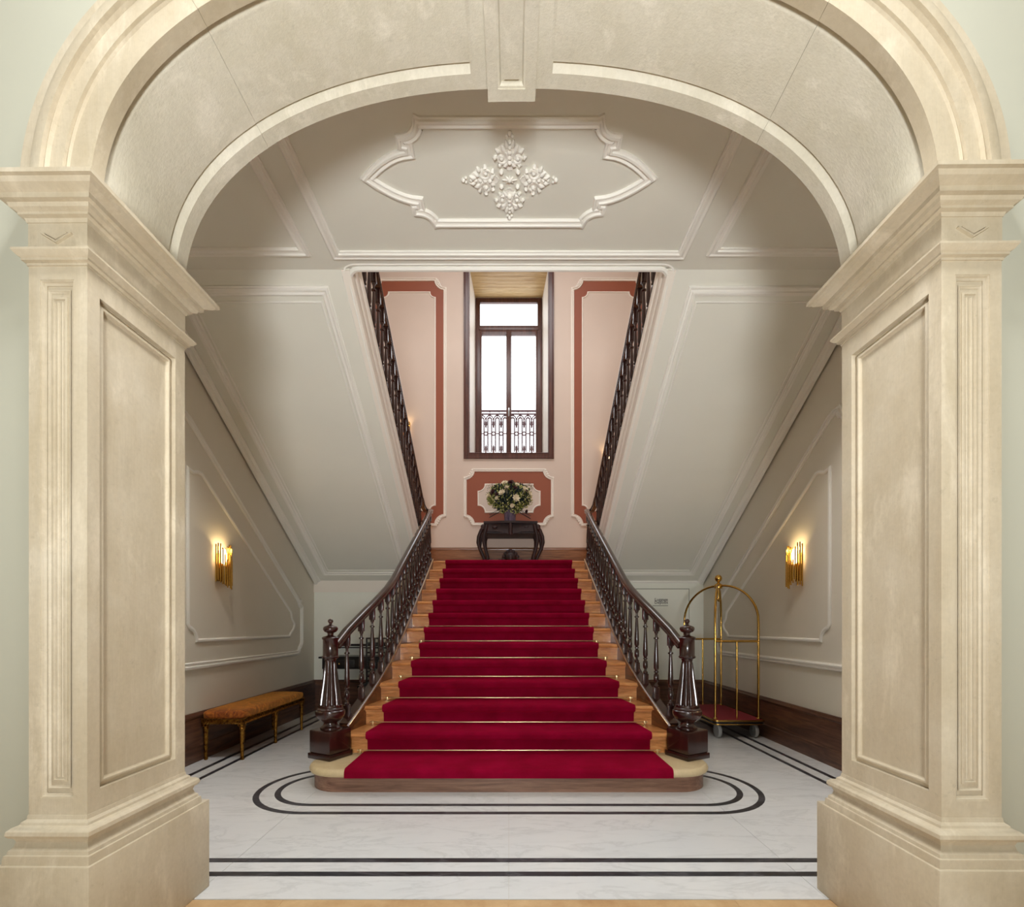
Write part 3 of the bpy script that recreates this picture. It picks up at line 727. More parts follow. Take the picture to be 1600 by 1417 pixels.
# back wall panels (upper)
def bpath(pts, y=YW): return [V((x, y, z)) for x, z in pts]
def plate(pts, y0, y1, m, parent=None, nm='panel_field'):
    o = MB().prism(pts, lambda x, z, d: V((x, d, z)), y0, y1)
    return o.build(nm, m, parent, 0)
def backpanel(x0, z0, x1, z1, r, ix0, iz0, ix1, iz1, ir, label):
    global TR
    m = MB().sweep(bpath(notched(x0, z0, x1, z1, r)), (0, -1, 0), mould(.058, .026), closed=True)
    for cx, cz, sx, sz in ((x0, z0, 1, 1), (x1, z0, -1, 1), (x1, z1, -1, -1), (x0, z1, 1, -1)):
        for k_ in range(4):
            m.ball((cx-sx*.012, YW-.012, cz+sz*(r+.05*k_)), .024-.003*k_, .8, .7, 1.2, 8)
            m.ball((cx+sx*(r*.45+.02*k_), YW-.012, cz+sz*(r*.75-.035*k_)), .024, 1, .8, 1, 8)
    o = trim(m, P_WHITE, label)
    plate(notched(x0, z0, x1, z1, r), YW-.004, YW+.001, P_RUST, o, 'terracotta_field')
    plate(notched(ix0, iz0, ix1, iz1, ir), YW-.007, YW-.003, P_PINK, o, 'pink_field')
    MB().sweep(bpath(notched(ix0, iz0, ix1, iz1, ir)), (0, -1, 0), bead(.026, .018), closed=True).build('inner_bead', P_WHITE, o, 30)
for s_, nm in ((-1, 'left'), (1, 'right')):
    a = sorted((s_*1.17, s_*2.52)); b = sorted((s_*1.35, s_*2.30))
    backpanel(a[0], 3.07, a[1], 7.56, .17, b[0], 3.33, b[1], 7.33, .10, 'tall terracotta bordered wall panel %s of the stair window' % nm)
backpanel(-.80, 3.08, .80, 4.07, .15, -.56, 3.30, .57, 3.81, .13, 'small terracotta wall panel with pale plaque under the stair window')

# ------------------------------------------------------------------ main staircase
ST = thing('main_staircase', 'straight flight of orange oak steps rising from a round ended limestone bottom step', 'staircase', (0, 0, 0))
R_, T_ = .17, .309
Y1 = 3.965
def strx(y):                                        # inside face of the string
    pts = [(3.7, 1.36), (3.9, 1.335), (4.2, 1.27), (4.5, 1.215), (4.85, 1.175), (5.3, 1.155), (7.5, 1.15)]
    if y <= pts[0][0]: return pts[0][1]
    for (a, b), (c_, d_) in zip(pts, pts[1:]):
        if a <= y <= c_: return b+(d_-b)*(y-a)/(c_-a)
    return pts[-1][1]
def capsule(hw, y0, r, yb, n=14):
    L = arc(-hw+r, y0+r, r, 270, 150, n); Rr = arc(hw-r, y0+r, r, 30, -90, n)
    return [(x, y) for x, y in L]+[(-hw+.06, yb), (hw-.06, yb)]+[(x, y) for x, y in Rr]
# bottom step
foot = capsule(1.50, 3.512, .24, 4.25)
MB().prism(foot[::-1], lambda x, y, d: V((x, y, d)), 0, .118).build('plinth_board', W_RISER, ST, 35)
slabp = capsule(1.535, 3.477, .275, 4.27)
slb = MB()
prof = [(-.05, .112), (-.022, .112), (-.008, .117), (.0, .130), (.002, .142), (-.004, .156), (-.014, .166), (-.026, .170)]
path = [V((x, y, 0)) for x, y in slabp]
slb.sweep(path, (0, 0, 1), prof, closed=True)
k_ = len(prof); tp = [slb.v[i*k_+k_-1] for i in range(len(slabp))]
slb.prism([(p[0], p[1]) for p in tp], lambda x, y, d: V((x, y, d)), .113, .17)
tag(slb.build('bottom_slab', NOSE, ST, 40), 'pale limestone bottom slab with rounded ends')
for k_ in range(2, 14):
    yr = Y1+(k_-2)*T_; yn = yr-.04; yb = yr+T_+.01; z = k_*R_
    if k_ == 13: yb = yr+.12
    a, b = strx(yn)+.015, strx(min(yb, 7.5))+.015
    t_ = MB(); nz = [(-.0, 0), (.0, 0)]
    poly = [(-a, yn+.012), (a, yn+.012), (b, yb), (-b, yb)]
    t_.prism(poly, lambda x, y, d: V((x, y, d)), z-.036, z)
    pf = [(.0, -.036)]+[(-.016+.0-.006*0-.018*math.cos(q), -.018-.018*math.sin(q)) for q in [PI/2-PI*j/8 for j in range(9)]][::-1][0:0]
    nose = [(0, z)]+[(-.012-.016*math.sin(PI*j/8)+.0, z-.018+.018*math.cos(PI*j/8)) for j in range(9)]+[(0, z-.036)]
    vs = [V((-a, yn+.012+p[0]+.0, p[1])) for p in nose]+[V((a, yn+.012+p[0], p[1])) for p in nose]; n = len(nose)
    t_.add(vs, [(i, i+1, n+i+1, n+i) for i in range(n-1)]+[tuple(range(n)), tuple(range(n, 2*n))[::-1]])
    t_.build('tread', W_STEP, ST, 30)
    r_ = MB().box((-a, yr, z-R_), (a, yr+.02, z-.034))
    for q in (-1, 1): r_.box((q*a, yr-.014, z-.052), (q*.9, yr+.001, z-.036))
    r_.build('riser', W_STEP, ST, 0)
zp = lambda y: .34+.55*(y-3.925)                       # nosing pitch
SY = [3.98, 4.1, 4.25, 4.4, 4.55, 4.7, 4.85, 5.0, 5.3, 5.8, 6.4, 7.0, 7.33]
for s_, nm in ((-1, 'left'), (1, 'right')):
    path = [V((s_*(strx(y)+.045), y, zp(y)+.0)) for y in SY]
    pr = [(-.045, .0), (-.045, .02), (-.03, .028), (-.02, .02), (.03, .02), (.045, .028), (.055, .01), (.05, -.0), (.05, -.26), (-.03, -.26), (-.03, -.02), (-.045, -.01)]
    m = MB().sweep3(path, [(a*s_, b) for a, b in pr])
    m.build('string', W_STRING, ST, 30)
    cp = MB().sweep3([p+V((0, 0, .03)) for p in path], [(a*s_, b) for a, b in ((-.03, -.005), (-.03, .012), (.045, .012), (.045, -.005))])
    tag(cp.build('string_capping', W_DARK, ST, 30), 'dark string capping')
    gl_ = MB().tube([p+V((-s_*.043, 0, .028)) for p in path], .004, 6)
    tag(gl_.build('string_bead', ROD, ST, 60), 'thin bright bead on the string edge')
    # spandrel panelling below the string
    sp = [(y, zp(y)-.2) for y in SY]
    m = MB()
    for (y0, z0), (y1, z1) in zip(sp, sp[1:]):
        x0, x1 = s_*(strx(y0)+.07), s_*(strx(y1)+.07)
        m.add([V((x0, y0, .0)), V((x1, y1, .0)), V((x1, y1, z1)), V((x0, y0, z0)), V((x0+s_*.02, y0, .0)), V((x1+s_*.02, y1, .0)), V((x1+s_*.02, y1, z1)), V((x0+s_*.02, y0, z0))],
              [(0, 1, 2, 3), (7, 6, 5, 4), (3, 2, 6, 7)])
    m.build('spandrel', W_WAINY, ST, 20)

# balustrades
NEWEL_C = (1.43, 3.85)
def rail_x(y):
    pts = [(3.86, 1.40), (4.07, 1.372), (4.3, 1.315), (4.5, 1.27), (4.65, 1.24), (4.8, 1.215), (5.0, 1.20), (7.4, 1.195)]
    for (a, b), (c_, d_) in zip(pts, pts[1:]):
        if a <= y <= c_: return b+(d_-b)*(y-a)/(c_-a)
    return pts[0][1] if y < 3.86 else pts[-1][1]
rail_z = lambda y: zp(y)+.765+(.0 if y > 4.3 else -.02*(4.3-y)/.4)
bal_prof = [(.011, .0), (.020, .004), (.022, .018), (.012, .03), (.011, .045), (.021, .055), (.0235, .085), (.021, .115), (.012, .13), (.020, .138), (.020, .146), (.013, .152),
            (.0225, .175), (.0215, .24), (.016, .36), (.0125, .425), (.012, .43), (.022, .436), (.022, .446), (.011, .452), (.0105, .475), (.019, .495), (.020, .505)]
def bal_mesh():
    m = MB(); m.bbox((-.024, -.024, -.12), (.024, .024, .002), .002); m.bbox((-.024, -.024, .503), (.024, .024, .62), .002)
    m.lathe(bal_prof, 14)
    return m
HR = [(-.030, -.03), (-.030, -.015), (-.022, -.008), (-.034, .0), (-.036, .012), (-.028, .026), (-.012, .034), (.012, .034), (.028, .026), (.036, .012), (.034, 0), (.022, -.008), (.030, -.015), (.030, -.03)]
BM = None
def balustrade(s_, nm):
    global BM
    T = thing('balustrade', 'dark mahogany balustrade on the %s side of the lower stairs, with fluted newel post' % nm, 'balustrade', (0, 0, 0))
    ys = [3.88, 3.95, 4.07, 4.2, 4.35, 4.5, 4.65, 4.8, 5.0, 5.4, 6., 6.6, 7.1, 7.3]
    path = [V((s_*rail_x(y), y, rail_z(y))) for y in ys]
    path += [V((s_*1.195, 7.38, rail_z(7.3)+.02)), V((s_*1.215, 7.43, rail_z(7.3)+.025)), V((s_*1.245, 7.44, rail_z(7.3)+.03)), V((s_*1.27, 7.40, rail_z(7.3)+.03)), V((s_*1.275, 7.30, rail_z(7.3)+.03)), V((s_*1.272, 7.1, rail_z(7.3)+.04)), V((s_*1.27, 6.97, rail_z(7.3)+.10))]
    MB().sweep3(path, HR).build('handrail', W_RAIL, T, 50)
    # newel
    nw = bpy.data.objects.new('newel_post', None)
    Zb = .17; rot = Matrix.Rotation(-s_*math.radians(27) * -1, 3, 'Z') if False else Matrix.Rotation(s_*math.radians(27), 4, 'Z')
    m = MB()
    m.bbox((-.121, -.121, .0), (.121, .121, .045), .008, rot); m.bbox((-.112, -.112, .045), (.112, .112, .225), .012, rot)
    pf = [(.078, .222), (.078, .238), (.06, .248), (.052, .262), (.052, .275), (.066, .285), (.085, .30), (.108, .325), (.114, .352), (.112, .37), (.100, .378), (.102, .384), (.094, .396), (.084, .400)]
    m.lathe(pf, 40)
    m.lathe([(.093, .398), (.093, .415), (.093, .42), (.082, .50), (.068, .58), (.056, .67), (.047, .74), (.040, .765)], 96, mod=lambda r, z, a: r*(1-.20*(abs(math.sin(a*7))**.8)) if .418 < z < .75 else r)
    m.lathe([(.036, .762), (.044, .772), (.044, .782), (.062, .79), (.066, .80), (.058, .81), (.058, .935), (.064, .942), (.066, .952), (.058, .96), (.03, .968), (.022, .975), (.024, .99), (.045, 1.0), (.056, 1.015), (.057, 1.03),
             (.048, 1.042), (.02, 1.052), (.011, 1.06), (.012, 1.068), (.020, 1.078), (.021, 1.088), (.016, 1.098), (.004, 1.104)], 32)
    m.build('newel_post', W_DARK, T, 42, loc=(s_*NEWEL_C[0], NEWEL_C[1], Zb))
    yb = [4.07, 4.29, 4.48, 4.65, 4.81, 4.96]
    while yb[-1] < 7.2: yb.append(yb[-1]+.1645)
    for y in yb:
        z = zp(y)+.125
        if BM is None:
            o = bal_mesh().build('baluster', W_DARK, T, 40); BM = o.data
        else:
            o = bpy.data.objects.new('baluster', BM); COL.objects.link(o); o.parent = T
        o.location = (s_*(rail_x(y)+.0), y, z)
    return T
balustrade(-1, 'left'); balustrade(1, 'right')
def upper_balustrade(s_, nm):
    T = thing('upper_balustrade', 'dark balustrade along the edge of the %s upper flight' % nm, 'balustrade', (0, 0, 0))
    y0, y1 = 3.60, 6.97
    MB().sweep3([V((s_*1.27, y, CH+6.26-SL*y)) for y in (y1, 5.3, y0)], HR).build('handrail', W_RAIL, T, 50)
    y = 6.88
    while y > 3.66:
        o = bpy.data.objects.new('baluster', BM); COL.objects.link(o); o.parent = T
        o.scale = (1, 1, 1.13); o.location = (s_*1.27, y, sof(y)+.37+.085); y -= .148
    MB().sweep3([V((s_*1.27, y, sof(y)+.385)) for y in (y1+.05, 5.3, y0)], [(-.035, -.02), (-.035, .012), (.035, .012), (.035, -.02)]).build('base_rail', W_DARK, T, 30)
    return T
upper_balustrade(-1, 'left'); upper_balustrade(1, 'right')

# ------------------------------------------------------------------ carpet runner
def carpet_hw(k_, f):
    e = {1: (1.19, 1.19), 2: (1.163, 1.135), 3: (1.11, 1.07), 4: (1.04, 1.01), 5: (.985, .975), 6: (.962, .962)}
    a, b = e.get(k_, (.965, .965)); return a+(b-a)*f
cp = []; th = .014
def nosepts(y, z, r=.02): return [(y+r-r*math.sin(q), z-r+r*math.cos(q)) for q in [PI*.5*j/5 for j in range(6)]][::-1]
rows = []                                            # (y, z, halfwidth)
yf = 3.476
rows.append((yf-.014, .116, carpet_hw(1, 0)))
for y, z in nosepts(yf-.015, .17+th, .036): rows.append((y, z, carpet_hw(1, 0)))
rows.append((Y1-.012, .17+th, carpet_hw(1, 1)))
for k_ in range(2, 14):
    yr = Y1+(k_-2)*T_; z = k_*R_; w0 = carpet_hw(k_, 0)
    rows.append((yr-.012, z-R_+th+.002, w0)); rows.append((yr-.018, z-.06, w0)); rows.append((yr-.068, z-.040, w0))
    for y, zz in nosepts(yr-.074, z+th, .026): rows.append((y, zz, w0))
    rows.append((yr+(T_ if k_ < 13 else .55)-.014, z+th, carpet_hw(k_, 1)))
n = len(rows); vs = []
for i, (y, z, hw) in enumerate(rows):
    y_, z_ = y, z
    vs += [V((-hw+.0, y_, z_-.0)), V((-hw+.012, y_, z_)), V((hw-.012, y_, z_)), V((hw, y_, z_))]
# underside ring offset so the pile has thickness at its edges
us = []
for i, (y, z, hw) in enumerate(rows):
    a = rows[max(0, i-1)]; b = rows[min(n-1, i+1)]
    t_ = V((0, b[0]-a[0], b[1]-a[1])).normalized(); nn = V((0, -t_.z, t_.y))
    us += [V((-hw, y, z))-nn*.011, V((hw, y, z))-nn*.011]
fs = []
for i in range(n-1):
    for q in range(3): fs.append((i*4+q, i*4+q+1, (i+1)*4+q+1, (i+1)*4+q))
    o4 = 4*n
    fs.append((i*4, (i+1)*4, o4+(i+1)*2, o4+i*2)); fs.append((i*4+3, o4+i*2+1, o4+(i+1)*2+1, (i+1)*4+3))
fs.append((0, 4*n, 4*n+1, 3, 2, 1))
cm = MB().add(vs+us, fs)
tag(cm.build('stair_carpet', CARPET, None, 50), 'crimson red carpet runner covering the main stairs', 'carpet')
names = ['lowest', 'second lowest', 'third', 'fourth', 'fifth', 'sixth', 'seventh']
for k_ in range(1, 8):
    y = Y1+(k_-1)*T_-.024; z = k_*R_+th+.012; hw = [1.215, 1.20, 1.15, 1.09, 1.04, 1.0, .985][k_-1]
    T = thing('stair_rod', '%s brass rod from the floor holding the red stair carpet' % names[k_-1], 'stair rod', (0, y, z), 0, 'brass rods across the stair carpet')
    MB().tube([(-hw-.02, 0, 0), (hw+.02, 0, 0)], .0048, 10).build('rod', ROD, T, 60)
    for s_ in (-1, 1):
        MB().ball((s_*(hw+.024), 0, 0), .008).build('finial', ROD, T, 60)
        MB().bbox((s_*(hw+.006)-.008, -.006, -.026), (s_*(hw+.006)+.008, .012, .008), .002).build('bracket', ROD, T, 30)

# ------------------------------------------------------------------ bench
BN = thing('upholstered_bench', 'long low bench with amber velvet seat and gilt fluted legs against the left wall', 'bench', (-2.59, 4.99, 0))
hx, hy = .165, .625
for x in (-hx, hx):
    for y in (-hy, 0, hy):
        m = MB(); c_ = (x, y, 0)
        m.lathe([(.010, 0), (.015, .004), (.017, .018), (.012, .03), (.015, .036), (.013, .045), (.021, .28), (.024, .288), (.019, .296), (.024, .30), (.022, .31)], 24, c_, mod=lambda r, z, a: r*(1-.13*abs(math.sin(a*5))) if .046 < z < .275 else r)
        m.bbox((x-.027, y-.027, .308), (x+.027, y+.027, .372), .005)
        m.build('leg', GOLD, BN, 40)
def rope(m, p0, p1, r=.010, n=40):
    p0, p1 = V(p0), V(p1)
    for i in range(n):
        t = (i+.5)/n; p = p0.lerp(p1, t); d = (p1-p0)/n
        m.tube([p-d*.45+V((0, 0, -r*.7)), p, p+d*.45+V((0, 0, r*.7))], lambda q: r*.55*math.sin(PI*(.15+.7*q)), 5)
for nm_, a, b, cnt in (('long_rail', (hx+.02, -hy, .34), (hx+.02, hy, .34), 50), ('long_rail', (-hx-.01, -hy, .34), (-hx-.01, hy, .34), 10), ('short_rail', (-hx, -hy-.02, .34), (hx, -hy-.02, .34), 14), ('short_rail', (-hx, hy+.02, .34), (hx, hy+.02, .34), 14)):
    m = MB(); a, b = V(a), V(b); h = V((.012, .012, 0)); lo = V((min(a.x, b.x), min(a.y, b.y), .328))-V((.010, .010, 0)); hi = V((max(a.x, b.x), max(a.y, b.y), .372))+V((.006, .006, 0))
    m.bbox(lo, hi, .003); off = V((.008 if abs(a.x-b.x) < .01 and a.x > 0 else 0, -.012 if abs(a.y-b.y) < .01 and a.y < 0 else 0, -.002))
    rope(m, a+off, b+off, .013, cnt)
    m.build(nm_, GOLD, BN, 50)
m = MB(); nx, ny = 8, 26; vs = []; X2, Y2 = hx+.022, hy+.022
bm = bmesh.new(); bmesh.ops.create_cube(bm, size=1)
bmesh.ops.subdivide_edges(bm, edges=bm.edges[:], cuts=15, use_grid_fill=True)
HX_, HY_, HZ_, rc = X2, Y2, .040, .030
for v_ in bm.verts:
    u_ = v_.co*2; f3 = lambda q: math.copysign(abs(q)**.75, q)
    p = V((f3(u_.x)*HX_, f3(u_.y)*HY_, u_.z*HZ_))
    inn_ = V((max(-HX_+rc, min(HX_-rc, p.x)), max(-HY_+rc, min(HY_-rc, p.y)), max(-HZ_+rc, min(HZ_-rc, p.z))))
    d_ = p-inn_; q = inn_+(d_.normalized()*rc if d_.length > 1e-6 else V((0, 0, 0)))
    if u_.z > 0: q.z += .016*(1-(q.x/HX_)**2)*(1-(q.y/HY_)**8)*u_.z + .004*noise.noise(V((q.x*8, q.y*7, 3)))*(1-(q.y/HY_)**8)
    v_.co = q+V((0, 0, .408))
me_v = [v_.co.copy() for v_ in bm.verts]; bm.verts.index_update(); me_f = [[q.index for q in f.verts] for f in bm.faces]; bm.free()
MB().add(me_v, me_f).build('seat_cushion', VELVET, BN, 80)
m = MB()
for i in range(64):
    t = i/63; m.ball((X2+.001, -Y2+2*Y2*t, .376), .0045, segs=6, rings=4)
for i in range(18):
    t = i/17; m.ball((-X2+2*X2*t, -Y2-.001, .376), .0045, segs=6, rings=4)
tag(m.build('nail_trim', GOLD, BN, 60), None, kind='stuff')

# ------------------------------------------------------------------ wall sconces
def sconce(loc, rz, label, light=True):
    T = thing('wall_sconce', label, 'wall light', loc, rz, 'brass tube wall sconces')
    MB().bbox((-.05, 0, -.15), (.05, .012, .12), .004).build('backplate', BRASS, T, 30)
    rnd = random.Random(5)
    first = None
    for ring_, (nr, rad) in enumerate(((15, .088), (9, .062))):
        for i in range(nr):
            a = PI*(i+.5)/nr; x = rad*math.cos(a)*1.1; y = .02+rad*math.sin(a)*1.05
            front = abs(x) < .065
            top = .2+rnd.uniform(-.035, .02); bot = -.2+rnd.uniform(-.02, .06)
            if ring_ == 0 and 4 <= i <= 10: top = .085+rnd.uniform(-.045, .03); bot -= .02
            if ring_ == 1: top = .17+rnd.uniform(-.02, .02) if i in (0, 1, 7, 8) else .03+rnd.uniform(-.04, .03); bot += .03
            MB().lathe([(.0045, bot), (.0066, bot), (.0066, top), (.0045, top), (.004, top-.02)], 10, (x, y, 0)).build('brass_tube', BRASS, T, 40)
    b = MB().lathe([(.012, -.02), (.022, .0), (.028, .04), (.026, .085), (.014, .12), (.004, .126)], 14, (0, .045, .04)).build('bulb', BULB, T, 60)
    if light:
        l = bpy.data.lights.new('sconce_light', 'POINT'); l.energy = 1.5; l.color = (1, .72, .36); l.shadow_soft_size = .02
        lo = bpy.data.objects.new('sconce_light', l); COL.objects.link(lo); lo.parent = T; lo.location = (0, .085, .17)
    return T
sconce((-WX-.02, 4.67, 1.80), -PI/2, 'lit brass tube sconce on the left hall wall above the bench')
sconce((WX+.02, 4.66, 1.80), PI/2, 'lit brass tube sconce on the right hall wall above the luggage cart')
sconce((-1.90, YW-.007, 4.72), PI, 'lit brass sconce on the pink panel, glimpsed behind the left upper balusters')
sconce((1.83, YW-.007, 4.20), PI, 'lit brass sconce on the pink panel, glimpsed behind the right upper balusters')

# ------------------------------------------------------------------ luggage cart
CT = thing('luggage_cart', 'brass birdcage luggage cart with red carpet deck by the right wall', 'luggage cart', (2.48, 5.68, 0))
ax, ay = .235, .46; zd = .2
m = MB()
def rrect(x, y, r, n=5): return arc(-x+r, -y+r, r, 180, 270, n)+arc(x-r, -y+r, r, 270, 360, n)+arc(x-r, y-r, r, 0, 90, n)+arc(-x+r, y-r, r, 90, 180, n)
m.prism(rrect(.275, .53, .05), lambda x, y, d: V((x, y, d)), zd-.035, zd-.002).build('deck_frame', BLACK, CT, 40)
MB().prism(rrect(.262, .517, .045), lambda x, y, d: V((x, y, d)), zd-.003, zd+.006).build('deck_carpet', CARTCARPET, CT, 40)
MB().sweep([V((x, y, zd-.006)) for x, y in rrect(.275, .53, .05)], (0, 0, 1), [(.006, -.004), (-.008, -.004), (-.008, .012), (.006, .012)], closed=True, pclosed=True).sweep([V((x, y, zd-.045)) for x, y in rrect(.265, .52, .05)], (0, 0, 1), [(.008, -.004), (-.004, -.004), (-.004, .008), (.008, .008)], closed=True, pclosed=True).build('brass_edge', BRASS, CT, 40)
hubz = 1.69
for sx in (-1, 1):
    for sy in (-1, 1):
        pts = [(sx*ax, sy*ay, zd), (sx*ax, sy*ay, .8), (sx*ax, sy*ay, 1.24)]
        for i in range(1, 13):
            a = PI/2*i/12; f = 1-(math.cos(a)); zz = 1.27+.42*math.sin(a)
            pts.append((sx*ax*(1-f*.94), sy*ay*(1-f*.94), zz))
        MB().tube(pts, .0125, 12).build('curved_post', BRASS, CT, 60)
        MB().lathe([(.024, zd), (.024, zd+.012), (.015, zd+.02)], 14, (sx*ax, sy*ay, 0)).build('post_flange', BRASS, CT, 40)
for sy in (-1, 1):
    MB().tube([(-ax, sy*ay, 1.05), (ax, sy*ay, 1.05)], .0125, 12).build('cross_rail', BRASS, CT, 60)
    MB().tube([(0, sy*ay, zd), (0, sy*ay, 1.05)], .0105, 12).build('mid_post', BRASS, CT, 60)
MB().lathe([(.03, 1.655), (.042, 1.66), (.045, 1.675), (.045, 1.70), (.036, 1.712), (.02, 1.72), (.014, 1.735), (.02, 1.74), (.034, 1.752), (.041, 1.772), (.041, 1.785), (.034, 1.805), (.02, 1.817), (.004, 1.822)], 24).build('finial_hub', BRASS, CT, 50)
MB().tube([(-.07, -.15, 1.53), (.07, .15, 1.53)], .009, 10).ball((-.073, -.155, 1.53), .016).ball((.073, .155, 1.53), .020).tube([(0, 0, 1.53), (0, 0, 1.68)], .009, 8).build('hanging_bar', BRASS, CT, 60)
for sx in (-1, 1):
    for sy in (-1, 1):
        c_ = V((sx*.2, sy*.44, 0))
        Mx = Matrix.Rotation(PI/2, 3, 'Y')
        w_ = MB().lathe([(.02, -.018), (.07, -.018), (.073, -.014), (.074, 0), (.073, .014), (.07, .018), (.02, .018)], 24, c_+V((0, 0, .074)), M=Mx).build('wheel', RUBBER, CT, 40)
        f_ = MB().bbox((c_.x-.028, c_.y-.02, .07), (c_.x-.022, c_.y+.02, .16), .002).bbox((c_.x+.022, c_.y-.02, .07), (c_.x+.028, c_.y+.02, .16), .002).bbox((c_.x-.028, c_.y-.024, .152), (c_.x+.028, c_.y+.024, .164), .002)
        f_.tube([c_+V((-.03, 0, .074)), c_+V((.03, 0, .074))], .009, 8).build('caster_fork', STEEL, CT, 40)

# ------------------------------------------------------------------ console table on the landing
TB = thing('console_table', 'dark carved console table with curved double legs at the top of the stairs', 'table', (.03, 8.36, LZ))
top = MB(); pf = []
for i in range(41):
    x = -.46+.92*i/40; pf.append((x, -.20-.05*(math.cos(x/.46*PI)*.5+.5)-.0))
poly = pf+[(.46, .38), (-.46, .38)]
top.prism(poly, lambda x, y, d: V((x, y, d)), .765, .79); top.prism([(x*.98, y+.008) for x, y in poly], lambda x, y, d: V((x, y, d)), .75, .766)
top.build('table_top', W_TABLE, TB, 30)
ap = MB(); lo = []
for i in range(41):
    x = -.42+.84*i/40; u = abs(x)/.42
    zl = .56+.055*min(1, u*2)
    lo.append((x, zl))
poly = lo+[(.42, .752), (-.42, .752)]
ap.prism(poly, lambda x, z, d: V((x, -.18-.05*(math.cos(x/.46*PI)*.5+.5)+d, z)), 0, .03)
ap.lathe([(.03, 0), (.035, .05), (.03, .17), (.022, .2)], 12, (0, -.225, .55)); ap.box((-.42, -.15, .59), (.42, .36, .75))
for s_ in (-1, 1): ap.ball((s_*.27, -.19, .69), .05, .9, .3, .5)
ap.build('carved_apron', W_TABLE, TB, 40)
for s_ in (-1, 1):
    for yy, sc_ in ((-.16, 1), (.30, .8)):
        for j, dd in enumerate((0, .075)):
            ctl = [(.44-dd*.4, .73), (.50-dd, .64), (.545-dd*1.2, .53), (.555-dd*1.35, .43), (.525-dd*1.25, .32), (.475-dd*1.0, .22), (.44-dd*.7, .12), (.43-dd*.3, .05)]
            pts = []
            for i in range(len(ctl)-1):
                for t in (0, .5): pts.append((s_*(ctl[i][0]+(ctl[i+1][0]-ctl[i][0])*t), yy-.03*j, ctl[i][1]+(ctl[i+1][1]-ctl[i][1])*t))
            pts.append((s_*ctl[-1][0], yy-.03*j, ctl[-1][1]))
            m = MB().tube(pts, lambda t: .034-.010*t, 8)
            if j == 0:
                m.ball((s_*.47, yy-.01, .70), .04, 1, 1, 1.1); m.ball((s_*.475, yy-.02, .66), .03)
                m.ball((s_*.44, yy-.01, .035), .045, 1.3, 1, .8); m.ball((s_*.49, yy-.01, .06), .025)
            m.build('leg', W_TABLE, TB, 60)
m = MB()
for s_ in (-1, 1):
    m.tube([(s_*.44, -.15, .08), (s_*.34, -.13, .13), (s_*.24, -.10, .11), (s_*.14, -.08, .09), (0, -.07, .10)], lambda t: .026, 8)
    m.tube([(s_*.44, .3, .08), (s_*.2, .05, .12), (0, -.05, .10)], .022, 8)
    for i in range(5):
        a = i/4*PI*.5; m.ball((s_*.115*math.cos(a)*1.1, -.10, .14+.15*math.sin(a)), .034, 1, .7, 1, 8)
    m.ball((s_*.19, -.1, .13), .03)
m.ball((0, -.1, .19), .085, 1.2, .5, 1.1); m.ball((0, -.13, .17), .045, 1, .6, 1.2); m.ball((0, -.1, .29), .045, 1.1, .6, .9)
m.build('carved_stretcher', W_TABLE, TB, 60)
TBZ = LZ+.79
VS = thing('flower_vase', 'slate purple cylindrical vase standing on the console table', 'vase', (.02, 8.40, TBZ))
MB().lathe([(.09, 0), (.098, .006), (.100, .08), (.104, .20), (.108, .235), (.100, .236), (.094, .21), (.09, .03)], 28).build('vase_body', VASE, VS, 50)
BQ = thing('flower_bouquet', 'loose bouquet of cream and burgundy blooms with green foliage in the vase', 'flowers', (.02, 8.40, TBZ+.20))
rnd = random.Random(11)
def dirpt(u, v_, r):                                     # u: azimuth, v: elevation
    return V((math.cos(v_)*math.sin(u)*r, -math.cos(v_)*math.cos(u)*r*.7, math.sin(v_)*r))
def flower(c, r, m, nm, label):
    f = MB(); out = V((c.x, -.25, c.z-.15)).normalized()
    q = out.to_track_quat('Z', 'Y').to_matrix()
    for layer, (n_, tilt, rr) in enumerate(((8, .25, 1.), (7, .65, .8), (5, 1.1, .55))):
        for i in range(n_):
            a = 2*PI*i/n_+layer*.4
            d = V((math.cos(a)*math.cos(tilt), math.sin(a)*math.cos(tilt), math.sin(tilt)))
            sd = V((-math.sin(a), math.cos(a), 0)); up_ = d.cross(sd)*-1
            pts = [V((0, 0, 0)), d*r*rr*.55+sd*r*.30, d*r*rr+sd*r*.16+V((0, 0, r*.12)), d*r*rr*1.05+V((0, 0, r*.16)), d*r*rr-sd*r*.16+V((0, 0, r*.12)), d*r*rr*.55-sd*r*.30, d*r*rr*.6-V((0, 0, r*.06))]
            f.add([c+q@p for p in pts], [(0, 1, 6), (1, 2, 6), (2, 3, 6), (3, 4, 6), (4, 5, 6), (5, 0, 6)])
    f.ball(c+out*r*.25, r*.35, segs=8, rings=5)
    f.tube([c, V((c.x*.4, c.y*.4, max(.02, c.z*.3))), V((0, 0, -.05))], .003, 4)
    return tag(f.build(nm, m, BQ, 60), label)
K = 8.2/750
def fl_at(px, py, r, m, nm, lab): c = V(((px-797)*K, -.17-rnd.random()*.05, (-(py-978)*K+CH)-(TBZ+.20))); flower(c, r, m, nm, lab)
for px, py, r in ((789, 755, .06), (785, 770, .065), (806, 779, .07), (820, 765, .065), (828, 772, .05), (764, 774, .05), (808, 757, .045), (777, 778, .04), (792, 762, .045), (800, 790, .04)):
    fl_at(px, py, r, F_WHITE, 'cream_flower', None)
for px, py, r in ((798, 754, .06), (771, 769, .06), (777, 772, .045), (805, 763, .045), (823, 767, .03), (822, 798, .035)):
    fl_at(px, py, r, F_DARK, 'burgundy_flower', None)
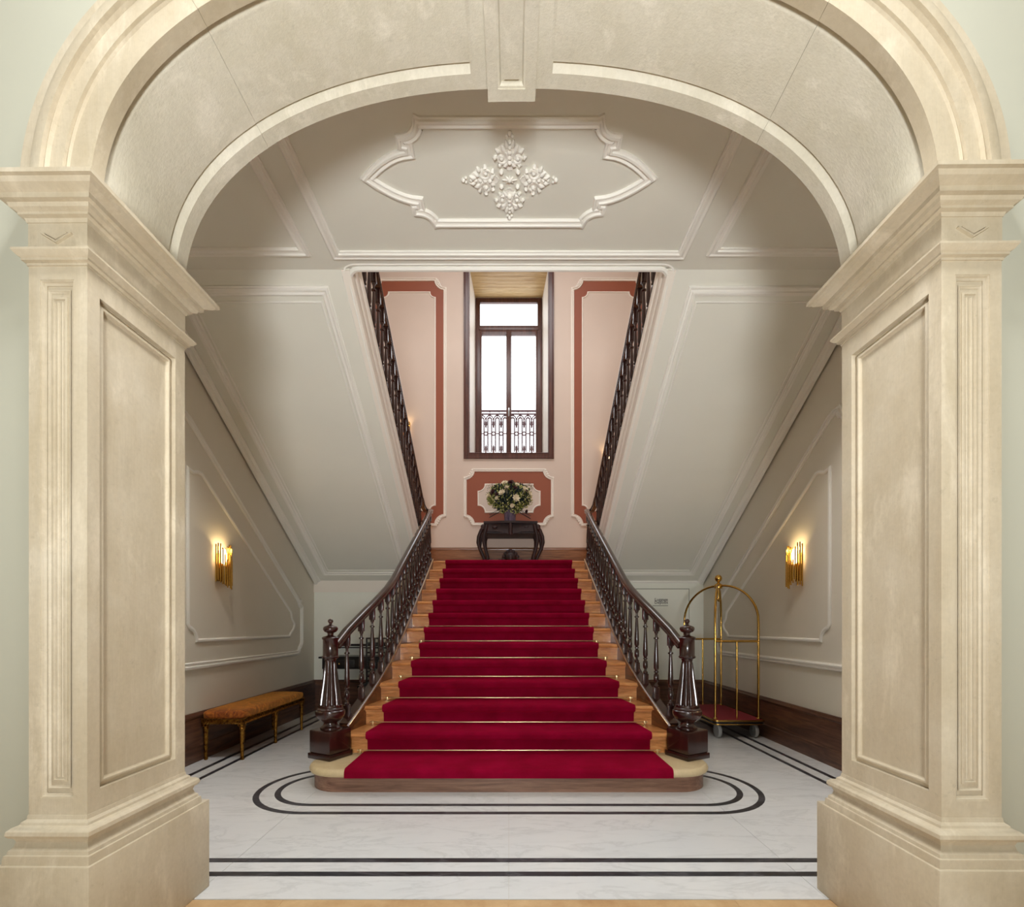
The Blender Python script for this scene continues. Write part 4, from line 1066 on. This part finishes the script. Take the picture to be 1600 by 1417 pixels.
def leaves(n_, m, nm, rmin, rmax, size, lo=-.1, hi=1.5, seed=1):
    rn = random.Random(seed); f = MB()
    for i in range(n_):
        u = rn.uniform(-1.9, 1.9); v_ = rn.uniform(lo, hi); r = rn.uniform(rmin, rmax)
        q_ = V((rn.gauss(0, 1), rn.gauss(0, 1), rn.gauss(0, 1))).normalized(); c = V((q_.x*.36*r, -.02+q_.y*.17*r, .235+q_.z*.26*r)); c.x *= .55+.45*min(1, max(0, (c.z+.05)/.25))
        d = (c.normalized()+V((rn.uniform(-.6, .6), rn.uniform(-.6, .6), rn.uniform(-.6, .6)))).normalized()
        sd = d.cross(V((rn.uniform(-1, 1), rn.uniform(-1, 1), rn.uniform(-1, 1)))).normalized(); l = size*rn.uniform(.6, 1.3)
        up_ = d.cross(sd)*l*.12
        f.add([c, c+d*l*.5+sd*l*.38, c+d*l, c+d*l*.5-sd*l*.38, c+d*l*.5+up_], [(0, 1, 4), (1, 2, 4), (2, 3, 4), (3, 0, 4)])
    o = f.build(nm, m, BQ, 0); o['kind'] = 'stuff'; return o
leaves(1500, LEAF_G, 'light_foliage', .80, 1.08, .034, -.15, 1.45, 3)
leaves(1500, LEAF_D, 'dark_foliage', .3, .98, .075, -.3, 1.3, 4)
m = MB(); rn = random.Random(21)
for i in range(260):
    q_ = V((rn.gauss(0, 1), -abs(rn.gauss(0, .8)), rn.gauss(0, 1))).normalized(); r_ = rn.uniform(.9, 1.14)
    c = V((q_.x*.37*r_, -.02+q_.y*.18*r_, .235+q_.z*.27*r_)); c.x *= .6+.4*min(1, max(0, (c.z+.05)/.2))
    m.ball(c, rn.uniform(.008, .016), segs=6, rings=4)
m.build('tiny_blossoms', F_GREEN, BQ, 60)['kind'] = 'stuff'
m = MB()
for i in range(26):
    u = rnd.uniform(-1.6, 1.6); v_ = rnd.uniform(-.25, 1.4); e = V((math.sin(u)*.40, -.1*math.cos(u), .2+.30*math.sin(v_)))
    m.tube([V((0, 0, -.08)), e*.5+V((0, 0, .04)), e], lambda t: .004*(1-.7*t), 4)
    for j in range(4): m.ball(e+V((rnd.uniform(-.03, .03), rnd.uniform(-.02, .02), rnd.uniform(-.03, .03))), .007, segs=5, rings=3)
tag(m.build('sprigs', TWIG, BQ, 60), None, kind='stuff')
m = MB()
for s_, x0, z0 in ((1, .16, -.02), (-1, .16, -.0)):
    for i in range(9):
        t = i/8; c = V((s_*(x0+.16*t), -.14, z0-.09*t))
        for q in (-1, 1):
            m.add([c, c+V((s_*.02, 0, q*.03+.0)), c+V((s_*.045, 0, q*.035)), c+V((s_*.02, -.006, q*.012))], [(0, 1, 2, 3)])
m.build('fern_frond', LEAF_D, BQ, 0)

# ------------------------------------------------------------------ black desk and lattice chair under the left landing
DK = thing('writing_desk', 'black lacquered desk with raised gallery behind the left newel post', 'desk', (-2.06, 6.72, 0))
MB().bbox((-.52, -.22, .775), (.50, .20, .80), .006).build('desk_top', BLACK, DK, 30)
MB().bbox((-.48, -.19, .63), (.46, .18, .776), .004).build('drawer_case', BLACK, DK, 30)
MB().bbox((-.50, .12, .93), (.48, .20, .96), .004).bbox((-.49, .13, .90), (.47, .15, .915), .003).build('gallery_shelf', BLACK, DK, 30)
for x in (-.47, .45): MB().bbox((x-.02, .10, .8), (x+.02, .19, .932), .004).build('gallery_bracket', BLACK, DK, 30)
for x in (-.45, .43):
    for y in (-.16, .15):
        MB().lathe([(.014, 0), (.02, .02), (.013, .05), (.018, .25), (.026, .42), (.014, .45), (.026, .48), (.016, .52), (.028, .56), (.028, .64)], 14, (x, y, 0)).build('leg', BLACK, DK, 40)
for x in (-.24, .22):
    o = MB().bbox((x-.20, -.197, .655), (x+.20, -.188, .755), .003).build('drawer_front', BLACK, DK, 30)
    MB().ball((x, -.205, .705), .012).build('drawer_knob', BRASS, o, 60)
CHR = thing('lattice_chair', 'black chair with tall square lattice back beside the staircase in front of the desk', 'chair', (-1.72, 6.27, 0), PI)
MB().bbox((-.2, -.2, .42), (.2, .2, .46), .01).build('seat', BLACK, CHR, 30)
for x in (-.18, .18):
    for y in (-.18, .18):
        MB().bbox((x-.014, y-.014, 0), (x+.014, y+.014, .42 if y > 0 else .44), .004).build('leg', BLACK, CHR, 30)
m = MB()
for i in range(8): x = -.19+i*.38/7; m.bbox((x-.011, -.19, .46), (x+.011, -.175, 1.05), .002)
m.build('back_uprights', BLACK, CHR, 0)
m = MB()
for i in range(9): z = .54+i*.51/8; m.bbox((-.2, -.194, z-.010), (.2, -.176, z+.010), .002)
m.build('back_slats', BLACK, CHR, 0)
